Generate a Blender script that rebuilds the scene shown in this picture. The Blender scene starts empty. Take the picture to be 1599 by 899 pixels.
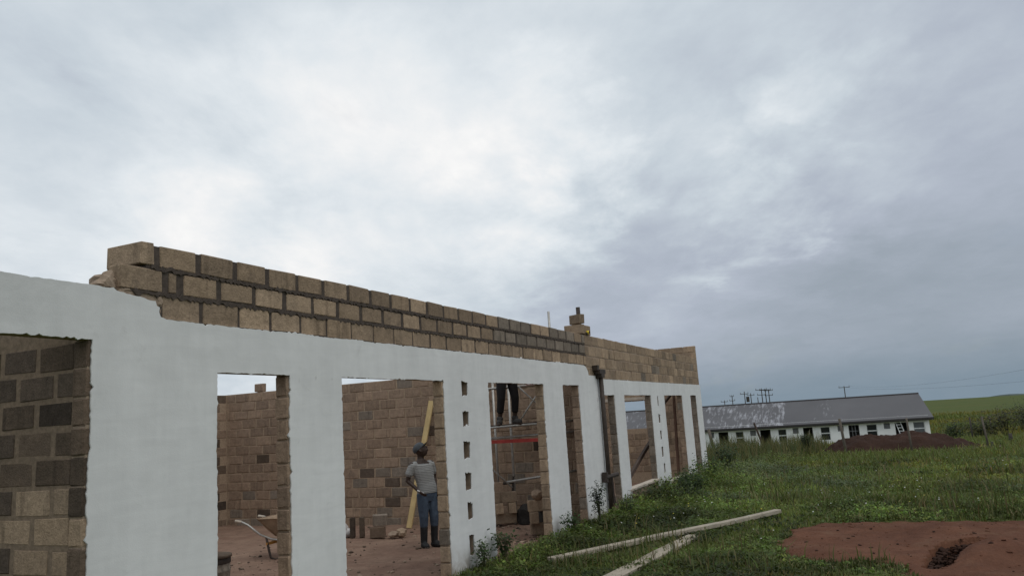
import bpy, bmesh, math, random
import numpy as np
from mathutils import Vector, Matrix, noise as mnoise

S = bpy.context.scene
COL = S.collection
rnd = random.Random(7)
rng = np.random.default_rng(11)
R = math.radians

# ------------------------------------------------------------------ camera
cam_d = bpy.data.cameras.new("camera"); cam = bpy.data.objects.new("camera", cam_d); COL.objects.link(cam)
def cam_axes(yaw, pitch, roll):
    f = Vector((math.cos(yaw)*math.cos(pitch), math.sin(yaw)*math.cos(pitch), math.sin(pitch)))
    r = f.cross(Vector((0, 0, 1))).normalized(); u = r.cross(f)
    c, s = math.cos(roll), math.sin(roll)
    return c*r + s*u, -s*r + c*u, f
cr, cu, cf = cam_axes(R(24.279), R(9.562), R(-3.640))
CAM = Vector((0, -5.0, 1.654))
cam.matrix_world = Matrix(((cr.x, cu.x, -cf.x, CAM.x), (cr.y, cu.y, -cf.y, CAM.y), (cr.z, cu.z, -cf.z, CAM.z), (0, 0, 0, 1)))
cam_d.sensor_width = 36; cam_d.lens = 36*1209.56/1599
cam_d.clip_start = .05; cam_d.clip_end = 9000
S.camera = cam

# ------------------------------------------------------------------ render look
S.view_settings.view_transform = 'Standard'; S.view_settings.look = 'None'
S.view_settings.exposure = 0.0; S.view_settings.gamma = 1
S.render.engine = 'CYCLES'
S.cycles.max_bounces = 6

# ------------------------------------------------------------------ node helper
class NT:
    def __init__(self, tree): self.t = tree; tree.nodes.clear()
    def n(self, typ, **kw):
        nd = self.t.nodes.new(typ); ins = kw.pop('ins', {})
        for k, v in kw.items(): setattr(nd, k, v)
        for k, v in ins.items():
            if isinstance(v, bpy.types.NodeSocket): self.t.links.new(v, nd.inputs[k])
            else: nd.inputs[k].default_value = v
        return nd
    def math(self, op, a, b=0.0, c=0.0, clamp=False):
        return self.n('ShaderNodeMath', operation=op, use_clamp=clamp, ins={0: a, 1: b, 2: c}).outputs[0]
    def vmath(self, op, a, b=(0, 0, 0), out=0):
        return self.n('ShaderNodeVectorMath', operation=op, ins={0: a, 1: b}).outputs[out]
    def noise(self, vec, scale, detail=4, rough=.55, dist=0.0, out=0):
        return self.n('ShaderNodeTexNoise', ins={'Vector': vec, 'Scale': scale, 'Detail': detail, 'Roughness': rough, 'Distortion': dist}).outputs[out]
    def mr(self, v, a, b, c=0.0, d=1.0, smooth=False):
        return self.n('ShaderNodeMapRange', interpolation_type='SMOOTHSTEP' if smooth else 'LINEAR', ins={0: v, 1: a, 2: b, 3: c, 4: d}).outputs[0]
    def mix(self, f, a, b, blend='MIX'):
        nd = self.n('ShaderNodeMix', data_type='RGBA', blend_type=blend)
        for i, v in ((0, f), (6, a), (7, b)):
            if isinstance(v, bpy.types.NodeSocket): self.t.links.new(v, nd.inputs[i])
            else: nd.inputs[i].default_value = v if i == 0 or len(v) == 4 else (*v, 1)
        return nd.outputs[2]
    def mul(self, col, f): return self.n('ShaderNodeVectorMath', operation='SCALE', ins={0: col, 'Scale': f}).outputs[0]
    def ramp(self, f, stops):
        nd = self.n('ShaderNodeValToRGB', ins={0: f}); e = nd.color_ramp.elements
        while len(e) < len(stops): e.new(.5)
        for k, (p, c) in enumerate(stops): e[k].position = p; e[k].color = (*c, 1)
        return nd.outputs[0]

# ------------------------------------------------------------------ sky and sun
SUN_EL, SUN_AZ = R(62), R(250)       # azimuth measured from +X towards +Y: high, from the camera's side
SKYF = [
    ((0.818, 0.504, 0.276), 17, 0.17),
    ((0.704, 0.651, 0.283), 10, 0.1),
    ((0.875, 0.406, 0.263), 8, 0.08),
    ((0.881, 0.331, 0.339), 7, 0.13),
    ((0.542, 0.812, 0.216), 12, 0.11),
    ((0.966, 0.122, 0.230), 4.5, 0.13),
    ((0.963, 0.150, 0.222), 9, 0.05),
    ((0.898, 0.404, 0.174), 13, -0.07),
    ((0.918, 0.166, 0.361), 8, -0.045),
    ((0.675, 0.603, 0.426), 20, -0.035),
    ((0.944, 0.045, 0.326), 9, 0.04),
    ((0.689, 0.708, 0.154), 10, 0.09),
    ((0.490, 0.804, 0.337), 12, -0.02),
    ((0.940, -0.020, 0.341), 10, 0.05),
    ((0.861, 0.238, 0.449), 12, 0.05),
    ((0.933, -0.129, 0.335), 14, 0.05),
    ((0.942, -0.006, 0.334), 2.5, 0.06),
    ((0.941, 0.043, 0.337), 2, 0.05),
    ((0.906, 0.282, 0.316), 4, 0.07),
    ((0.914, 0.214, 0.346), 7, 0.07),
    ((0.764, 0.510, 0.396), 7, 0.05),
]
W = bpy.data.worlds.new("World"); S.world = W; W.use_nodes = True
t = NT(W.node_tree)
gen = t.n('ShaderNodeTexCoord').outputs['Generated']
dirv = t.vmath('NORMALIZE', gen)
sep = t.n('ShaderNodeSeparateXYZ', ins={0: dirv})
zc = t.math('MAXIMUM', sep.outputs[2], 0.0)
den = t.math('ADD', zc, .22)
q = t.n('ShaderNodeCombineXYZ', ins={0: t.math('DIVIDE', sep.outputs[0], den), 1: t.math('DIVIDE', sep.outputs[1], den), 2: 3.3}).outputs[0]
qr = t.n('ShaderNodeMapping', vector_type='TEXTURE', ins={0: q, 'Rotation': (0, 0, R(24)), 'Scale': (1.35, .95, 1)}).outputs[0]
big = t.noise(qr, .75, 7, .52, .25)
mid = t.noise(qr, 2.3, 9, .60, .25)
fine = t.noise(q, 6.0, 9, .62, .5)
wcol = t.noise(q, 1.9, 7, .60, .3, out=1)          # warps the cloud shapes below
wd = t.vmath('NORMALIZE', t.vmath('ADD', dirv, t.n('ShaderNodeVectorMath', operation='SCALE', ins={0: t.vmath('SUBTRACT', wcol, (.5, .5, .5)), 'Scale': .26}).outputs[0]))
def lobe(d, deg, w=None):
    dt = t.vmath('DOT_PRODUCT', w or wd, Vector(d).normalized(), out=1)
    return t.mr(dt, math.cos(R(deg)), 1.0, 0, 1, True)
v = t.math('ADD', .635, t.math('MULTIPLY', zc, .06))
v = t.math('SUBTRACT', v, t.math('MULTIPLY', lobe((.975, -.25, .0), 50), .27))       # rain bank low on the right
wc2 = t.noise(qr, 3.0, 8, .58, .2, out=1)
w2 = t.vmath('NORMALIZE', t.vmath('ADD', wd, t.n('ShaderNodeVectorMath', operation='SCALE', ins={0: t.vmath('SUBTRACT', wc2, (.5, .5, .5)), 'Scale': .17}).outputs[0]))
tex = t.mr(t.noise(qr, 3.1, 9, .58, .2), .36, .66, .25, 1.35)
for d, deg, amp in SKYF:
    f_ = lobe(d, deg) if deg > 11 else t.math('MULTIPLY', lobe(d, deg*1.25, w2), tex)
    v = t.math('ADD', v, t.math('MULTIPLY', f_, amp))
v = t.math('MULTIPLY', v, t.mr(big, .3, .7, .91, 1.09))
v = t.math('MULTIPLY', v, t.math('ADD', 1.0, t.math('MULTIPLY', t.mr(mid, .3, .7, -.15, .12), t.mr(v, .38, .65, .35, 1))))      # thin bright cloud is lumpier than the bank
v = t.math('MULTIPLY', v, t.mr(fine, .3, .7, .962, 1.035))
hz = t.mr(sep.outputs[2], .0, .085, 1, 0, True)                                        # rain haze along the horizon
v = t.math('SUBTRACT', v, t.math('MULTIPLY', t.math('MULTIPLY', hz, .13), t.mr(v, .2, .6)))
ccol = t.ramp(v, [(0, (.05, .08, .11)), (.20, (.165, .225, .285)), (.32, (.295, .345, .400)), (.46, (.430, .478, .560)), (.60, (.580, .645, .705)), (.76, (.745, .795, .835)), (.92, (.90, .905, .91)), (1, (.97, .965, .955))])
blue = t.math('MULTIPLY', hz, t.mr(v, .55, .2, 0, .75))
ccol = t.mix(blue, ccol, t.mul(ccol, .9)); ccol = t.mix(blue, ccol, (.175, .255, .325))
sky = t.n('ShaderNodeTexSky', sky_type='NISHITA', sun_disc=False, sun_elevation=SUN_EL, sun_rotation=R(90)-SUN_AZ).outputs[0]
gap = t.mr(t.noise(qr, 1.5, 6, .55, .5), .56, .74, 0, .40, True)
skyc = t.mul(sky, .09)
final = t.mix(gap, ccol, t.mix(.55, skyc, t.mul(ccol, .88)))
bg = t.n('ShaderNodeBackground', ins={'Color': final, 'Strength': 1.0})
t.t.links.new(bg.outputs[0], t.n('ShaderNodeOutputWorld').inputs[0])

sd = bpy.data.lights.new("sun", 'SUN'); sd.energy = 0.8; sd.angle = R(40); sd.color = (1, .97, .92)
sun = bpy.data.objects.new("sun", sd); COL.objects.link(sun); sun.location = (0, -20, 40)
sdir = Vector((math.cos(SUN_EL)*math.cos(SUN_AZ), math.cos(SUN_EL)*math.sin(SUN_AZ), math.sin(SUN_EL)))
sun.rotation_euler = sdir.to_track_quat('Z', 'Y').to_euler()

# ------------------------------------------------------------------ object helpers
WL = {}
def link(o, parent=None, loc=(0, 0, 0), rot=None):
    COL.objects.link(o); loc = Vector(loc); WL[o.name] = loc
    if parent is not None:
        o.parent = parent; o.location = loc - WL[parent.name]
    else: o.location = loc
    if rot is not None: o.rotation_euler = rot
    return o
def meta(o, label=None, cat=None, group=None, kind=None):
    for k, v_ in (('label', label), ('category', cat), ('group', group), ('kind', kind)):
        if v_: o[k] = v_
    return o
def empty(name, loc, label, cat, group=None):
    o = bpy.data.objects.new(name, None); o.empty_display_size = .1
    link(o, None, loc); return meta(o, label, cat, group)
class MB:
    def __init__(s): s.v = []; s.f = []; s.m = []; s.smooth = False
    def add(s, vs, fs, mi=0):
        b = len(s.v); s.v += [tuple(p) for p in vs]; s.f += [tuple(b+i for i in f) for f in fs]; s.m += [mi]*len(fs); return s
    def box(s, x0, x1, y0, y1, z0, z1, mi=0):
        vs = [(x, y, z) for x in (x0, x1) for y in (y0, y1) for z in (z0, z1)]
        return s.add(vs, [(0, 1, 3, 2), (4, 6, 7, 5), (0, 4, 5, 1), (2, 3, 7, 6), (0, 2, 6, 4), (1, 5, 7, 3)], mi)
    def bar(s, a, b, w, h, up=(0, 0, 1), mi=0):
        a = Vector(a); b = Vector(b); d = (b-a).normalized(); sd_ = d.cross(Vector(up)).normalized(); u_ = sd_.cross(d)
        vs = [p + sd_*i*w/2 + u_*j*h/2 for p in (a, b) for i in (-1, 1) for j in (-1, 1)]
        return s.add(vs, [(0, 1, 3, 2), (4, 6, 7, 5), (0, 4, 5, 1), (2, 3, 7, 6), (0, 2, 6, 4), (1, 5, 7, 3)], mi)
    def tube(s, pts, rad, n=8, mi=0, cap=True, flat=1.0, up=None):
        pts = [Vector(p) for p in pts]; k = len(pts)
        rad = [rad]*k if isinstance(rad, (int, float)) else list(rad)
        d0 = (pts[1]-pts[0]).normalized()
        side = d0.cross(Vector(up) if up else (Vector((0, 0, 1)) if abs(d0.z) < .9 else Vector((1, 0, 0)))).normalized()
        vs = []
        for i in range(k):
            d = (pts[min(i+1, k-1)]-pts[max(i-1, 0)]).normalized()
            side = (side - d*side.dot(d)).normalized(); u_ = d.cross(side)
            for j in range(n):
                a = 2*math.pi*j/n; vs.append(pts[i] + side*math.cos(a)*rad[i] + u_*math.sin(a)*rad[i]*flat)
        fs = [(i*n+j, i*n+(j+1) % n, (i+1)*n+(j+1) % n, (i+1)*n+j) for i in range(k-1) for j in range(n)]
        if cap: fs += [tuple(range(n-1, -1, -1)), tuple((k-1)*n+j for j in range(n))]
        return s.add(vs, fs, mi)
    def blob(s, c, r, seed=0, jit=.25, sub=1, mi=0, scale=(1, 1, 1)):
        bm = bmesh.new(); bmesh.ops.create_icosphere(bm, subdivisions=sub, radius=1)
        rr = random.Random(seed); c = Vector(c)
        vs = [c + Vector((p.co.x*scale[0], p.co.y*scale[1], p.co.z*scale[2]))*r*(1+rr.uniform(-jit, jit)) for p in bm.verts]
        bm.verts.index_update(); fs = [[w.index for w in f.verts] for f in bm.faces]; bm.free()
        return s.add(vs, fs, mi)
    def mesh(s, name, mats):
        me = bpy.data.meshes.new(name); me.from_pydata(s.v, [], s.f)
        for m_ in (mats if isinstance(mats, (list, tuple)) else [mats]): me.materials.append(m_)
        me.polygons.foreach_set('material_index', s.m)
        if s.smooth: me.polygons.foreach_set('use_smooth', [True]*len(s.f))
        bm = bmesh.new(); bm.from_mesh(me); bmesh.ops.recalc_face_normals(bm, faces=bm.faces); bm.to_mesh(me); bm.free()
        return me
    def build(s, name, mats, parent=None, loc=None, kind=None):
        me = s.mesh(name, mats)
        if loc is None: loc = WL[parent.name] if parent is not None else (0, 0, 0)
        me.transform(Matrix.Translation(-Vector(loc)))
        o = bpy.data.objects.new(name, me); link(o, parent, loc)
        if kind: o['kind'] = kind
        return o
def np_mesh(name, verts, faces, mats, cols=None, colname='tint'):
    """verts (N,3), faces (M,k) with k fixed"""
    me = bpy.data.meshes.new(name); k = faces.shape[1]
    me.vertices.add(len(verts)); me.vertices.foreach_set('co', verts.astype(np.float32).ravel())
    me.loops.add(faces.size); me.loops.foreach_set('vertex_index', faces.astype(np.int32).ravel())
    me.polygons.add(len(faces)); me.polygons.foreach_set('loop_start', np.arange(0, faces.size, k, dtype=np.int32))
    for m_ in (mats if isinstance(mats, (list, tuple)) else [mats]): me.materials.append(m_)
    if cols is not None:
        a = me.attributes.new(colname, 'FLOAT_COLOR', 'POINT')
        a.data.foreach_set('color', np.concatenate([cols, np.ones((len(cols), 1))], 1).astype(np.float32).ravel())
    me.update(calc_edges=True); me.validate()
    return me

# ------------------------------------------------------------------ materials
MATS = {}
def new_mat(name):
    m_ = bpy.data.materials.new(name); m_.use_nodes = True; t_ = NT(m_.node_tree); MATS[name] = m_; return m_, t_
def finish(t_, col, rough=.9, bump=None, bstr=.3, bdist=.01, metal=0.0, spec=.3, extra=None):
    ins = {'Base Color': col if isinstance(col, bpy.types.NodeSocket) else (*col, 1), 'Roughness': rough, 'Metallic': metal, 'Specular IOR Level': spec}
    if bump is not None:
        ins['Normal'] = t_.n('ShaderNodeBump', ins={'Height': bump, 'Strength': bstr, 'Distance': bdist}).outputs[0]
    p = t_.n('ShaderNodeBsdfPrincipled', ins=ins); sh = p.outputs[0]
    if extra is not None: sh = extra(sh, ins)
    t_.t.links.new(sh, t_.n('ShaderNodeOutputMaterial').inputs[0]); return p
def simple(name, col, rough=.8, var=.15, scale=8, metal=0.0, bump=.15, spec=.3):
    m_, t_ = new_mat(name); pos = t_.n('ShaderNodeNewGeometry').outputs['Position']
    f = t_.noise(pos, scale, 5, .6); c = t_.mul(t_.n('ShaderNodeRGB').outputs[0], t_.mr(f, .25, .75, 1-var, 1+var))
    c.node.inputs[0].links[0].from_node.outputs[0].default_value = (*col, 1)
    finish(t_, c, rough, f, bump, .01, metal, spec); return m_
def block_mat(name, c1, c2, lo=.74, hi=1.16):
    m_, t_ = new_mat(name)
    oi = t_.n('ShaderNodeObjectInfo'); geo = t_.n('ShaderNodeNewGeometry'); tc = t_.n('ShaderNodeTexCoord').outputs['Object']
    rn = t_.math('FRACT', t_.math('ADD', oi.outputs['Random'], geo.outputs['Random Per Island']))
    off = t_.vmath('ADD', geo.outputs['Position'], t_.n('ShaderNodeCombineXYZ', ins={0: t_.math('MULTIPLY', rn, 37.0), 1: rn, 2: t_.math('MULTIPLY', rn, 11.0)}).outputs[0])
    n1 = t_.noise(off, 4.5, 5, .6); n2 = t_.noise(off, 60, 3, .7); n3 = t_.noise(off, 14, 4, .6)
    c = t_.mix(t_.mr(t_.math('ADD', t_.math('MULTIPLY', n1, .6), t_.math('MULTIPLY', rn, .4)), .3, .7), c1, c2)
    c = t_.mul(c, t_.mr(t_.math('FRACT', t_.math('MULTIPLY', rn, 7.31)), 0, 1, lo, hi))
    c = t_.mul(c, t_.mr(n2, .25, .75, .74, 1.18)); c = t_.mul(c, t_.mr(n3, .3, .65, .78, 1.05))
    dr = t_.noise(t_.n('ShaderNodeMapping', ins={0: off, 'Scale': (9, 9, .9)}).outputs[0], 1.0, 5, .6)
    c = t_.mul(c, t_.mr(dr, .56, .72, 1.0, .60)); c = t_.mix(t_.mr(t_.noise(off, 3.1, 5, .65), .60, .72, 0, .5), c, (.115, .088, .07))
    finish(t_, c, .95, t_.math('ADD', n2, t_.math('MULTIPLY', n3, 1.5)), .8, .009, spec=.15); return m_
M_BLOCK = block_mat('concrete_block', (.43, .31, .21), (.315, .232, .163))
M_BLOCK_IN = block_mat('interior_block', (.37, .262, .185), (.30, .215, .155), .84, 1.12)
M_BLOCK_GREY = block_mat('grey_block', (.29, .235, .185), (.23, .188, .15))
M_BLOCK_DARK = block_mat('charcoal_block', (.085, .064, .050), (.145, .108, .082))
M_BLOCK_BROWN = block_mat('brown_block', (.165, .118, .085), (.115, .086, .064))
M_MORT_DARK = simple('dark_mortar', (.078, .060, .049), .95, .35, 25, bump=.6)
M_MORT = simple('mortar', (.30, .225, .165), .95, .25, 30, bump=.5)
M_MORT_IN = simple('pale_mortar', (.36, .265, .185), .95, .25, 30, bump=.5)
M_MORT_BROWN = simple('brown_mortar', (.205, .15, .105), .95, .3, 25, bump=.6)
M_CONC = simple('lintel_concrete', (.20, .175, .15), .95, .3, 12, bump=.5)
def plaster_mat():
    m_, t_ = new_mat('white_plaster'); pos = t_.n('ShaderNodeNewGeometry').outputs['Position']
    n1 = t_.noise(pos, .9, 4, .5); n2 = t_.noise(pos, 4.5, 5, .6, .6); n3 = t_.noise(pos, 90, 3, .7); n4 = t_.noise(pos, 2.3, 6, .7, 1.2)
    c = t_.mix(t_.mr(n1, .3, .7), (.755, .745, .73), (.68, .67, .655))
    c = t_.mul(c, t_.mr(n2, .3, .7, .965, 1.03))
    tr = t_.noise(t_.n('ShaderNodeMapping', ins={0: pos, 'Rotation': (0, R(24), 0), 'Scale': (1.2, 2, 7.0)}).outputs[0], 1.6, 5, .62, .7)
    c = t_.mul(c, t_.mr(tr, .3, .7, .955, 1.03))
    c = t_.mix(t_.mr(t_.noise(pos, 7.5, 3, .5), .70, .78, 0, .35), c, (.36, .345, .32))
    st = t_.n('ShaderNodeMapping', ins={0: pos, 'Scale': (5.5, 5.5, .55)}).outputs[0]
    c = t_.mul(c, t_.mr(t_.noise(st, 1.0, 6, .65), .25, .6, .94, 1.02))
    c = t_.mix(t_.mr(n4, .62, .78, 0, .45), c, (.45, .43, .405))
    z = t_.n('ShaderNodeSeparateXYZ', ins={0: pos}).outputs
    low = t_.math('ADD', z[2], t_.math('MULTIPLY', z[0], .023))
    splash = t_.math('MULTIPLY', t_.mr(low, .45, -.05, 0, 1, True), t_.mr(n2, .38, .62, 0, .8))
    c = t_.mix(splash, c, (.30, .25, .20))
    lf = t_.mr(z[0], 4.1, 3.2, 0, .30, True)
    c = t_.mix(t_.math('MULTIPLY', lf, t_.mr(n4, .35, .6, .3, 1)), c, (.40, .40, .385))
    finish(t_, c, .85, t_.math('ADD', t_.math('MULTIPLY', n2, 1.2), t_.math('MULTIPLY', n3, .5)), .22, .010, spec=.25)
    return m_
M_PLASTER = plaster_mat()
def ground_mat(name, soil):
    m_, t_ = new_mat(name); pos = t_.n('ShaderNodeNewGeometry').outputs['Position']
    n1 = t_.noise(pos, .55, 5, .6, .3); n2 = t_.noise(pos, 3.0, 6, .65); n3 = t_.noise(pos, 22, 5, .7); nb = t_.noise(pos, .035, 5, .6, .5)
    gcol = t_.mix(t_.mr(n1, .3, .7), (.060, .086, .021), (.092, .106, .032))
    gcol = t_.mix(t_.mr(n2, .55, .75, 0, .5), gcol, (.10, .070, .043))
    gcol = t_.mix(t_.mr(nb, .50, .68, 0, .35), gcol, (.115, .105, .038))
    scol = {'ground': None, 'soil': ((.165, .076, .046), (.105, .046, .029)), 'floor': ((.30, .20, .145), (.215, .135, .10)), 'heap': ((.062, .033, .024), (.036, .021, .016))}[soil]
    if scol is None:
        a = t_.n('ShaderNodeAttribute', attribute_name='soil').outputs['Fac']
        c = t_.mix(t_.mr(t_.math('ADD', a, t_.math('MULTIPLY', t_.math('SUBTRACT', n2, .5), 1.2)), .35, .65, 0, 1, True), gcol, (.11, .053, .036))
    else:
        c = t_.mix(t_.mr(n1, .3, .7), *scol)
        c = t_.mul(c, t_.mr(n2, .3, .7, .80, 1.15)); c = t_.mul(c, t_.mr(n3, .3, .7, .82, 1.12))
        if soil == 'floor':
            c = t_.mix(t_.mr(t_.noise(pos, 1.3, 4, .6, .8), .5, .68, 0, .65), c, (.19, .112, .082)); c = t_.mix(t_.mr(t_.noise(pos, 6.5, 5, .65, .5), .60, .68, 0, .75), c, (.10, .065, .05))
        if soil == 'soil':
            c = t_.mix(t_.mr(t_.noise(pos, 1.9, 5, .6, .6), .56, .72, 0, .5), c, (.165, .095, .06))
    finish(t_, c, .97, t_.math('ADD', t_.math('MULTIPLY', n2, 2), n3), .8, .03, spec=.1); return m_
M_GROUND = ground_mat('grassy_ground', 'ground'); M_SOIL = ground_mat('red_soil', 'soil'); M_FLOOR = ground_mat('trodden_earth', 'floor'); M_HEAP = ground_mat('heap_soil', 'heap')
def leaf_mat(name, tr=.3):
    m_, t_ = new_mat(name)
    a = t_.n('ShaderNodeAttribute', attribute_name='tint').outputs['Color']
    def ex(sh, ins):
        tl = t_.n('ShaderNodeBsdfTranslucent', ins={'Color': t_.mul(a, 1.3)}).outputs[0]
        return t_.n('ShaderNodeMixShader', ins={0: tr, 1: sh, 2: tl}).outputs[0]
    finish(t_, a, .6, spec=.25, extra=ex); return m_
M_LEAF = leaf_mat('leaf')
M_TIMBER_Y = None
def timber(name, c1, c2, axis_scale):
    m_, t_ = new_mat(name); tc = t_.n('ShaderNodeTexCoord').outputs['Object']
    mp = t_.n('ShaderNodeMapping', ins={0: tc, 'Scale': axis_scale}).outputs[0]
    n1 = t_.noise(mp, 6, 6, .65, .8); n2 = t_.noise(tc, 3, 4, .6)
    c = t_.mix(t_.mr(n1, .3, .7), c1, c2); c = t_.mul(c, t_.mr(n2, .3, .7, .8, 1.12))
    k = t_.n('ShaderNodeTexVoronoi', ins={'Vector': tc, 'Scale': 3.2}).outputs['Distance']
    c = t_.mix(t_.mr(k, .03, .075, .75, 0), c, (.12, .07, .035))
    finish(t_, c, .8, n1, .25, .004); return m_
M_PINE = timber('yellow_pine', (.52, .37, .16), (.60, .45, .23), (9, 9, .5))
M_GREYWOOD = timber('weathered_timber', (.43, .375, .295), (.30, .25, .19), (.5, 9, 9))
M_PALEWOOD = timber('pale_timber', (.52, .45, .37), (.44, .37, .30), (.5, 9, 9))
M_DARKWOOD = timber('dark_timber', (.085, .055, .04), (.06, .042, .033), (.5, 9, 9))
M_BROWNWOOD = timber('brown_timber', (.13, .07, .045), (.10, .055, .038), (9, 9, .5))
M_STEEL = simple('galvanised_steel', (.42, .40, .37), .5, .25, 14, .6)
M_RUST = simple('rusty_steel', (.055, .042, .036), .75, .35, 14, .2)
M_REDBEAM = simple('red_painted_steel', (.46, .065, .055), .6, .25, 10)
M_PIPE = simple('black_downpipe', (.050, .036, .028), .6, .35, 9)
M_YELLOW = simple('yellow_plastic', (.75, .55, .03), .5, .1, 10)

# ------------------------------------------------------------------ ground height
def smooth(a, b, x): tt = np.clip((x-a)/(b-a), 0, 1); return tt*tt*(3-2*tt)
def vnoise(x, y, s, seed=0):
    x = np.asarray(x, float)/s + seed*17.3; y = np.asarray(y, float)/s - seed*9.1
    xi = np.floor(x); yi = np.floor(y); fx = x-xi; fy = y-yi; fx = fx*fx*(3-2*fx); fy = fy*fy*(3-2*fy)
    h = lambda a, b: np.modf(np.abs(np.sin(a*127.1+b*311.7+seed)*43758.5453))[0]
    return (h(xi, yi)*(1-fx)+h(xi+1, yi)*fx)*(1-fy) + (h(xi, yi+1)*(1-fx)+h(xi+1, yi+1)*fx)*fy - .5
HOLE = [(10.2, -5.38, .10, .20), (10.8, -5.50, .14, .34), (11.4, -5.62, .19, .42), (11.95, -5.82, .26, .48), (12.2, -6.12, .24, .40), (12.28, -6.45, .10, .14)]
def H(x, y):
    x = np.asarray(x, float); y = np.asarray(y, float)
    z = -.05 - .023*np.minimum(x, 80) - 1.0*smooth(46, 79, x) + .45*smooth(95, 340, x) - 50*smooth(380, 2600, x)
    amp = smooth(20, 60, x)
    z = z + vnoise(x, y, 2.3, 1)*.05 + vnoise(x, y, .6, 2)*.02 + vnoise(x, y, 13, 3)*.25*amp*(x < 60)
    inside = (x > 3.8) & (x < 25.2) & (y > 0.0) & (y < 9.2)
    z = z + inside*(.14*np.exp(-((x-13.75)/.75)**2 - ((y-1.2)/.75)**2) + vnoise(x, y, .25, 5)*.02)
    soil = soil_mask(x, y)
    z = z + soil*(vnoise(x, y, .8, 7)*.07 + vnoise(x, y, .22, 8)*.035 + .02)
    z = z + .20*np.exp(-((x-11.15)/.62)**2 - ((y+6.17)/.30)**2) + .10*np.exp(-((x-10.7)/.5)**2 - ((y+5.85)/.18)**2) + .08*np.exp(-((x-11.7)/.4)**2 - ((y+6.7)/.35)**2)
    for i in range(len(HOLE)-1):
        a = np.array(HOLE[i]); b = np.array(HOLE[i+1])
        d = b[:2]-a[:2]; s = np.clip(((x-a[0])*d[0]+(y-a[1])*d[1])/(d@d), 0, 1)
        dist = np.hypot(x-a[0]-s*d[0], y-a[1]-s*d[1]) + vnoise(x, y, .16, 9)*.07
        w = (a[2]+(b[2]-a[2])*s)*.95; dep = a[3]+(b[3]-a[3])*s
        z = np.minimum(z, np.where(dist < w*1.15, (-.05-.023*x) + .03 - 1.5*dep*(1-smooth(w*.85, w*1.1, dist)), 9))
    return z
SOILP = np.array([(10.9, -3.85), (12.3, -3.55), (13.2, -3.62), (13.9, -4.2), (14.35, -5.4), (14.6, -7), (14.9, -11), (6.5, -11), (8.3, -5.6), (9.1, -5.25), (9.7, -5.0), (10.5, -4.85), (10.75, -4.3)])
def inpoly(x, y, P):
    c = np.zeros(np.shape(x), bool); j = len(P)-1
    for i in range(len(P)):
        xi, yi = P[i]; xj, yj = P[j]
        c ^= ((yi > y) != (yj > y)) & (x < (xj-xi)*(y-yi)/(yj-yi+1e-12)+xi); j = i
    return c
def soil_mask(x, y):
    x = np.asarray(x, float); y = np.asarray(y, float)
    return inpoly(x+vnoise(x, y, .9, 4)*.7+vnoise(x, y, .25, 6)*.25, y+vnoise(x, y, .9, 14)*.45+vnoise(x, y, .25, 16)*.2, SOILP)
def Hs(x, y): return float(H(np.array([x]), np.array([y]))[0])

def grow(a, step, end, k=1.25):
    out = []; s = step; x = a
    sg = 1 if end > a else -1
    while (end-x)*sg > 0: x += sg*s; s *= k; out.append(x)
    return out
gx = np.array(sorted(grow(2, .4, -200)) + list(np.arange(2, 8, .2)) + list(np.arange(8, 16, .045)) + list(np.arange(16, 30, .2)) + list(np.arange(30, 60, .6)) + grow(60, .8, 4500, 1.13))
gy = np.array(sorted(grow(-9.2, .3, -2500)) + list(np.arange(-9.2, -1.6, .045)) + list(np.arange(-1.6, 10, .2)) + grow(10, .4, 2500))
GX, GY = np.meshgrid(gx, gy, indexing='ij'); GZ = H(GX, GY)
nx, ny = GX.shape; idx = np.arange(nx*ny).reshape(nx, ny)
quads = np.stack([idx[:-1, :-1], idx[1:, :-1], idx[1:, 1:], idx[:-1, 1:]], -1).reshape(-1, 4)
V = np.stack([GX, GY, GZ], -1).reshape(-1, 3); QC = V[quads].mean(1)
is_soil = soil_mask(QC[:, 0], QC[:, 1]); is_floor = (QC[:, 0] > 3.8) & (QC[:, 0] < 25.2) & (QC[:, 1] > -.02) & (QC[:, 1] < 9.2)
def sub(name, m, mat, attr=False):
    qs = quads[m]; u, inv = np.unique(qs, return_inverse=True); vv = V[u]
    me = np_mesh(name, vv, inv.reshape(-1, 4), mat)
    if attr:
        s = np.zeros(len(vv))
        for k in range(8):
            a = k*math.pi/4
            s += soil_mask(vv[:, 0]+.35*math.cos(a), vv[:, 1]+.35*math.sin(a))
        a_ = me.attributes.new('soil', 'FLOAT', 'POINT'); a_.data.foreach_set('value', (s/8).astype(np.float32))
    me.polygons.foreach_set('use_smooth', [True]*len(me.polygons))
    o = bpy.data.objects.new(name, me); link(o); o['kind'] = 'structure'; return o
sub('ground', ~is_soil & ~is_floor, M_GROUND, True)
sub('bare_soil', is_soil & ~is_floor, M_SOIL)
sub('earth_floor', is_floor, M_FLOOR)
# far hill on the right of the horizon
m = MB(); cols_h = []
xs = np.linspace(0, 1, 60)
for i, s_ in enumerate(xs):
    px, py = 1700+80*s_, -170-900*s_
    hh = -19 + 42*s_ + 2.5*math.sin(s_*21) + 6*mnoise.noise(Vector((s_*9, 0, 0)))
    for dx, dz in ((-260, -75), (-110, (hh-75)/2-6), (0, hh), (200, hh-10), (420, -80)): cols_h.append((px+dx, py, dz if dz == -75 or dz == -80 else dz))
m.add(cols_h, [(i*5+j, (i+1)*5+j, (i+1)*5+j+1, i*5+j+1) for i in range(59) for j in range(4)]); m.smooth = True
M_HILL = simple('hill_scrub', (.075, .095, .085), .95, .3, .02)
m.build('far_hill', M_HILL, kind='structure')

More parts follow.
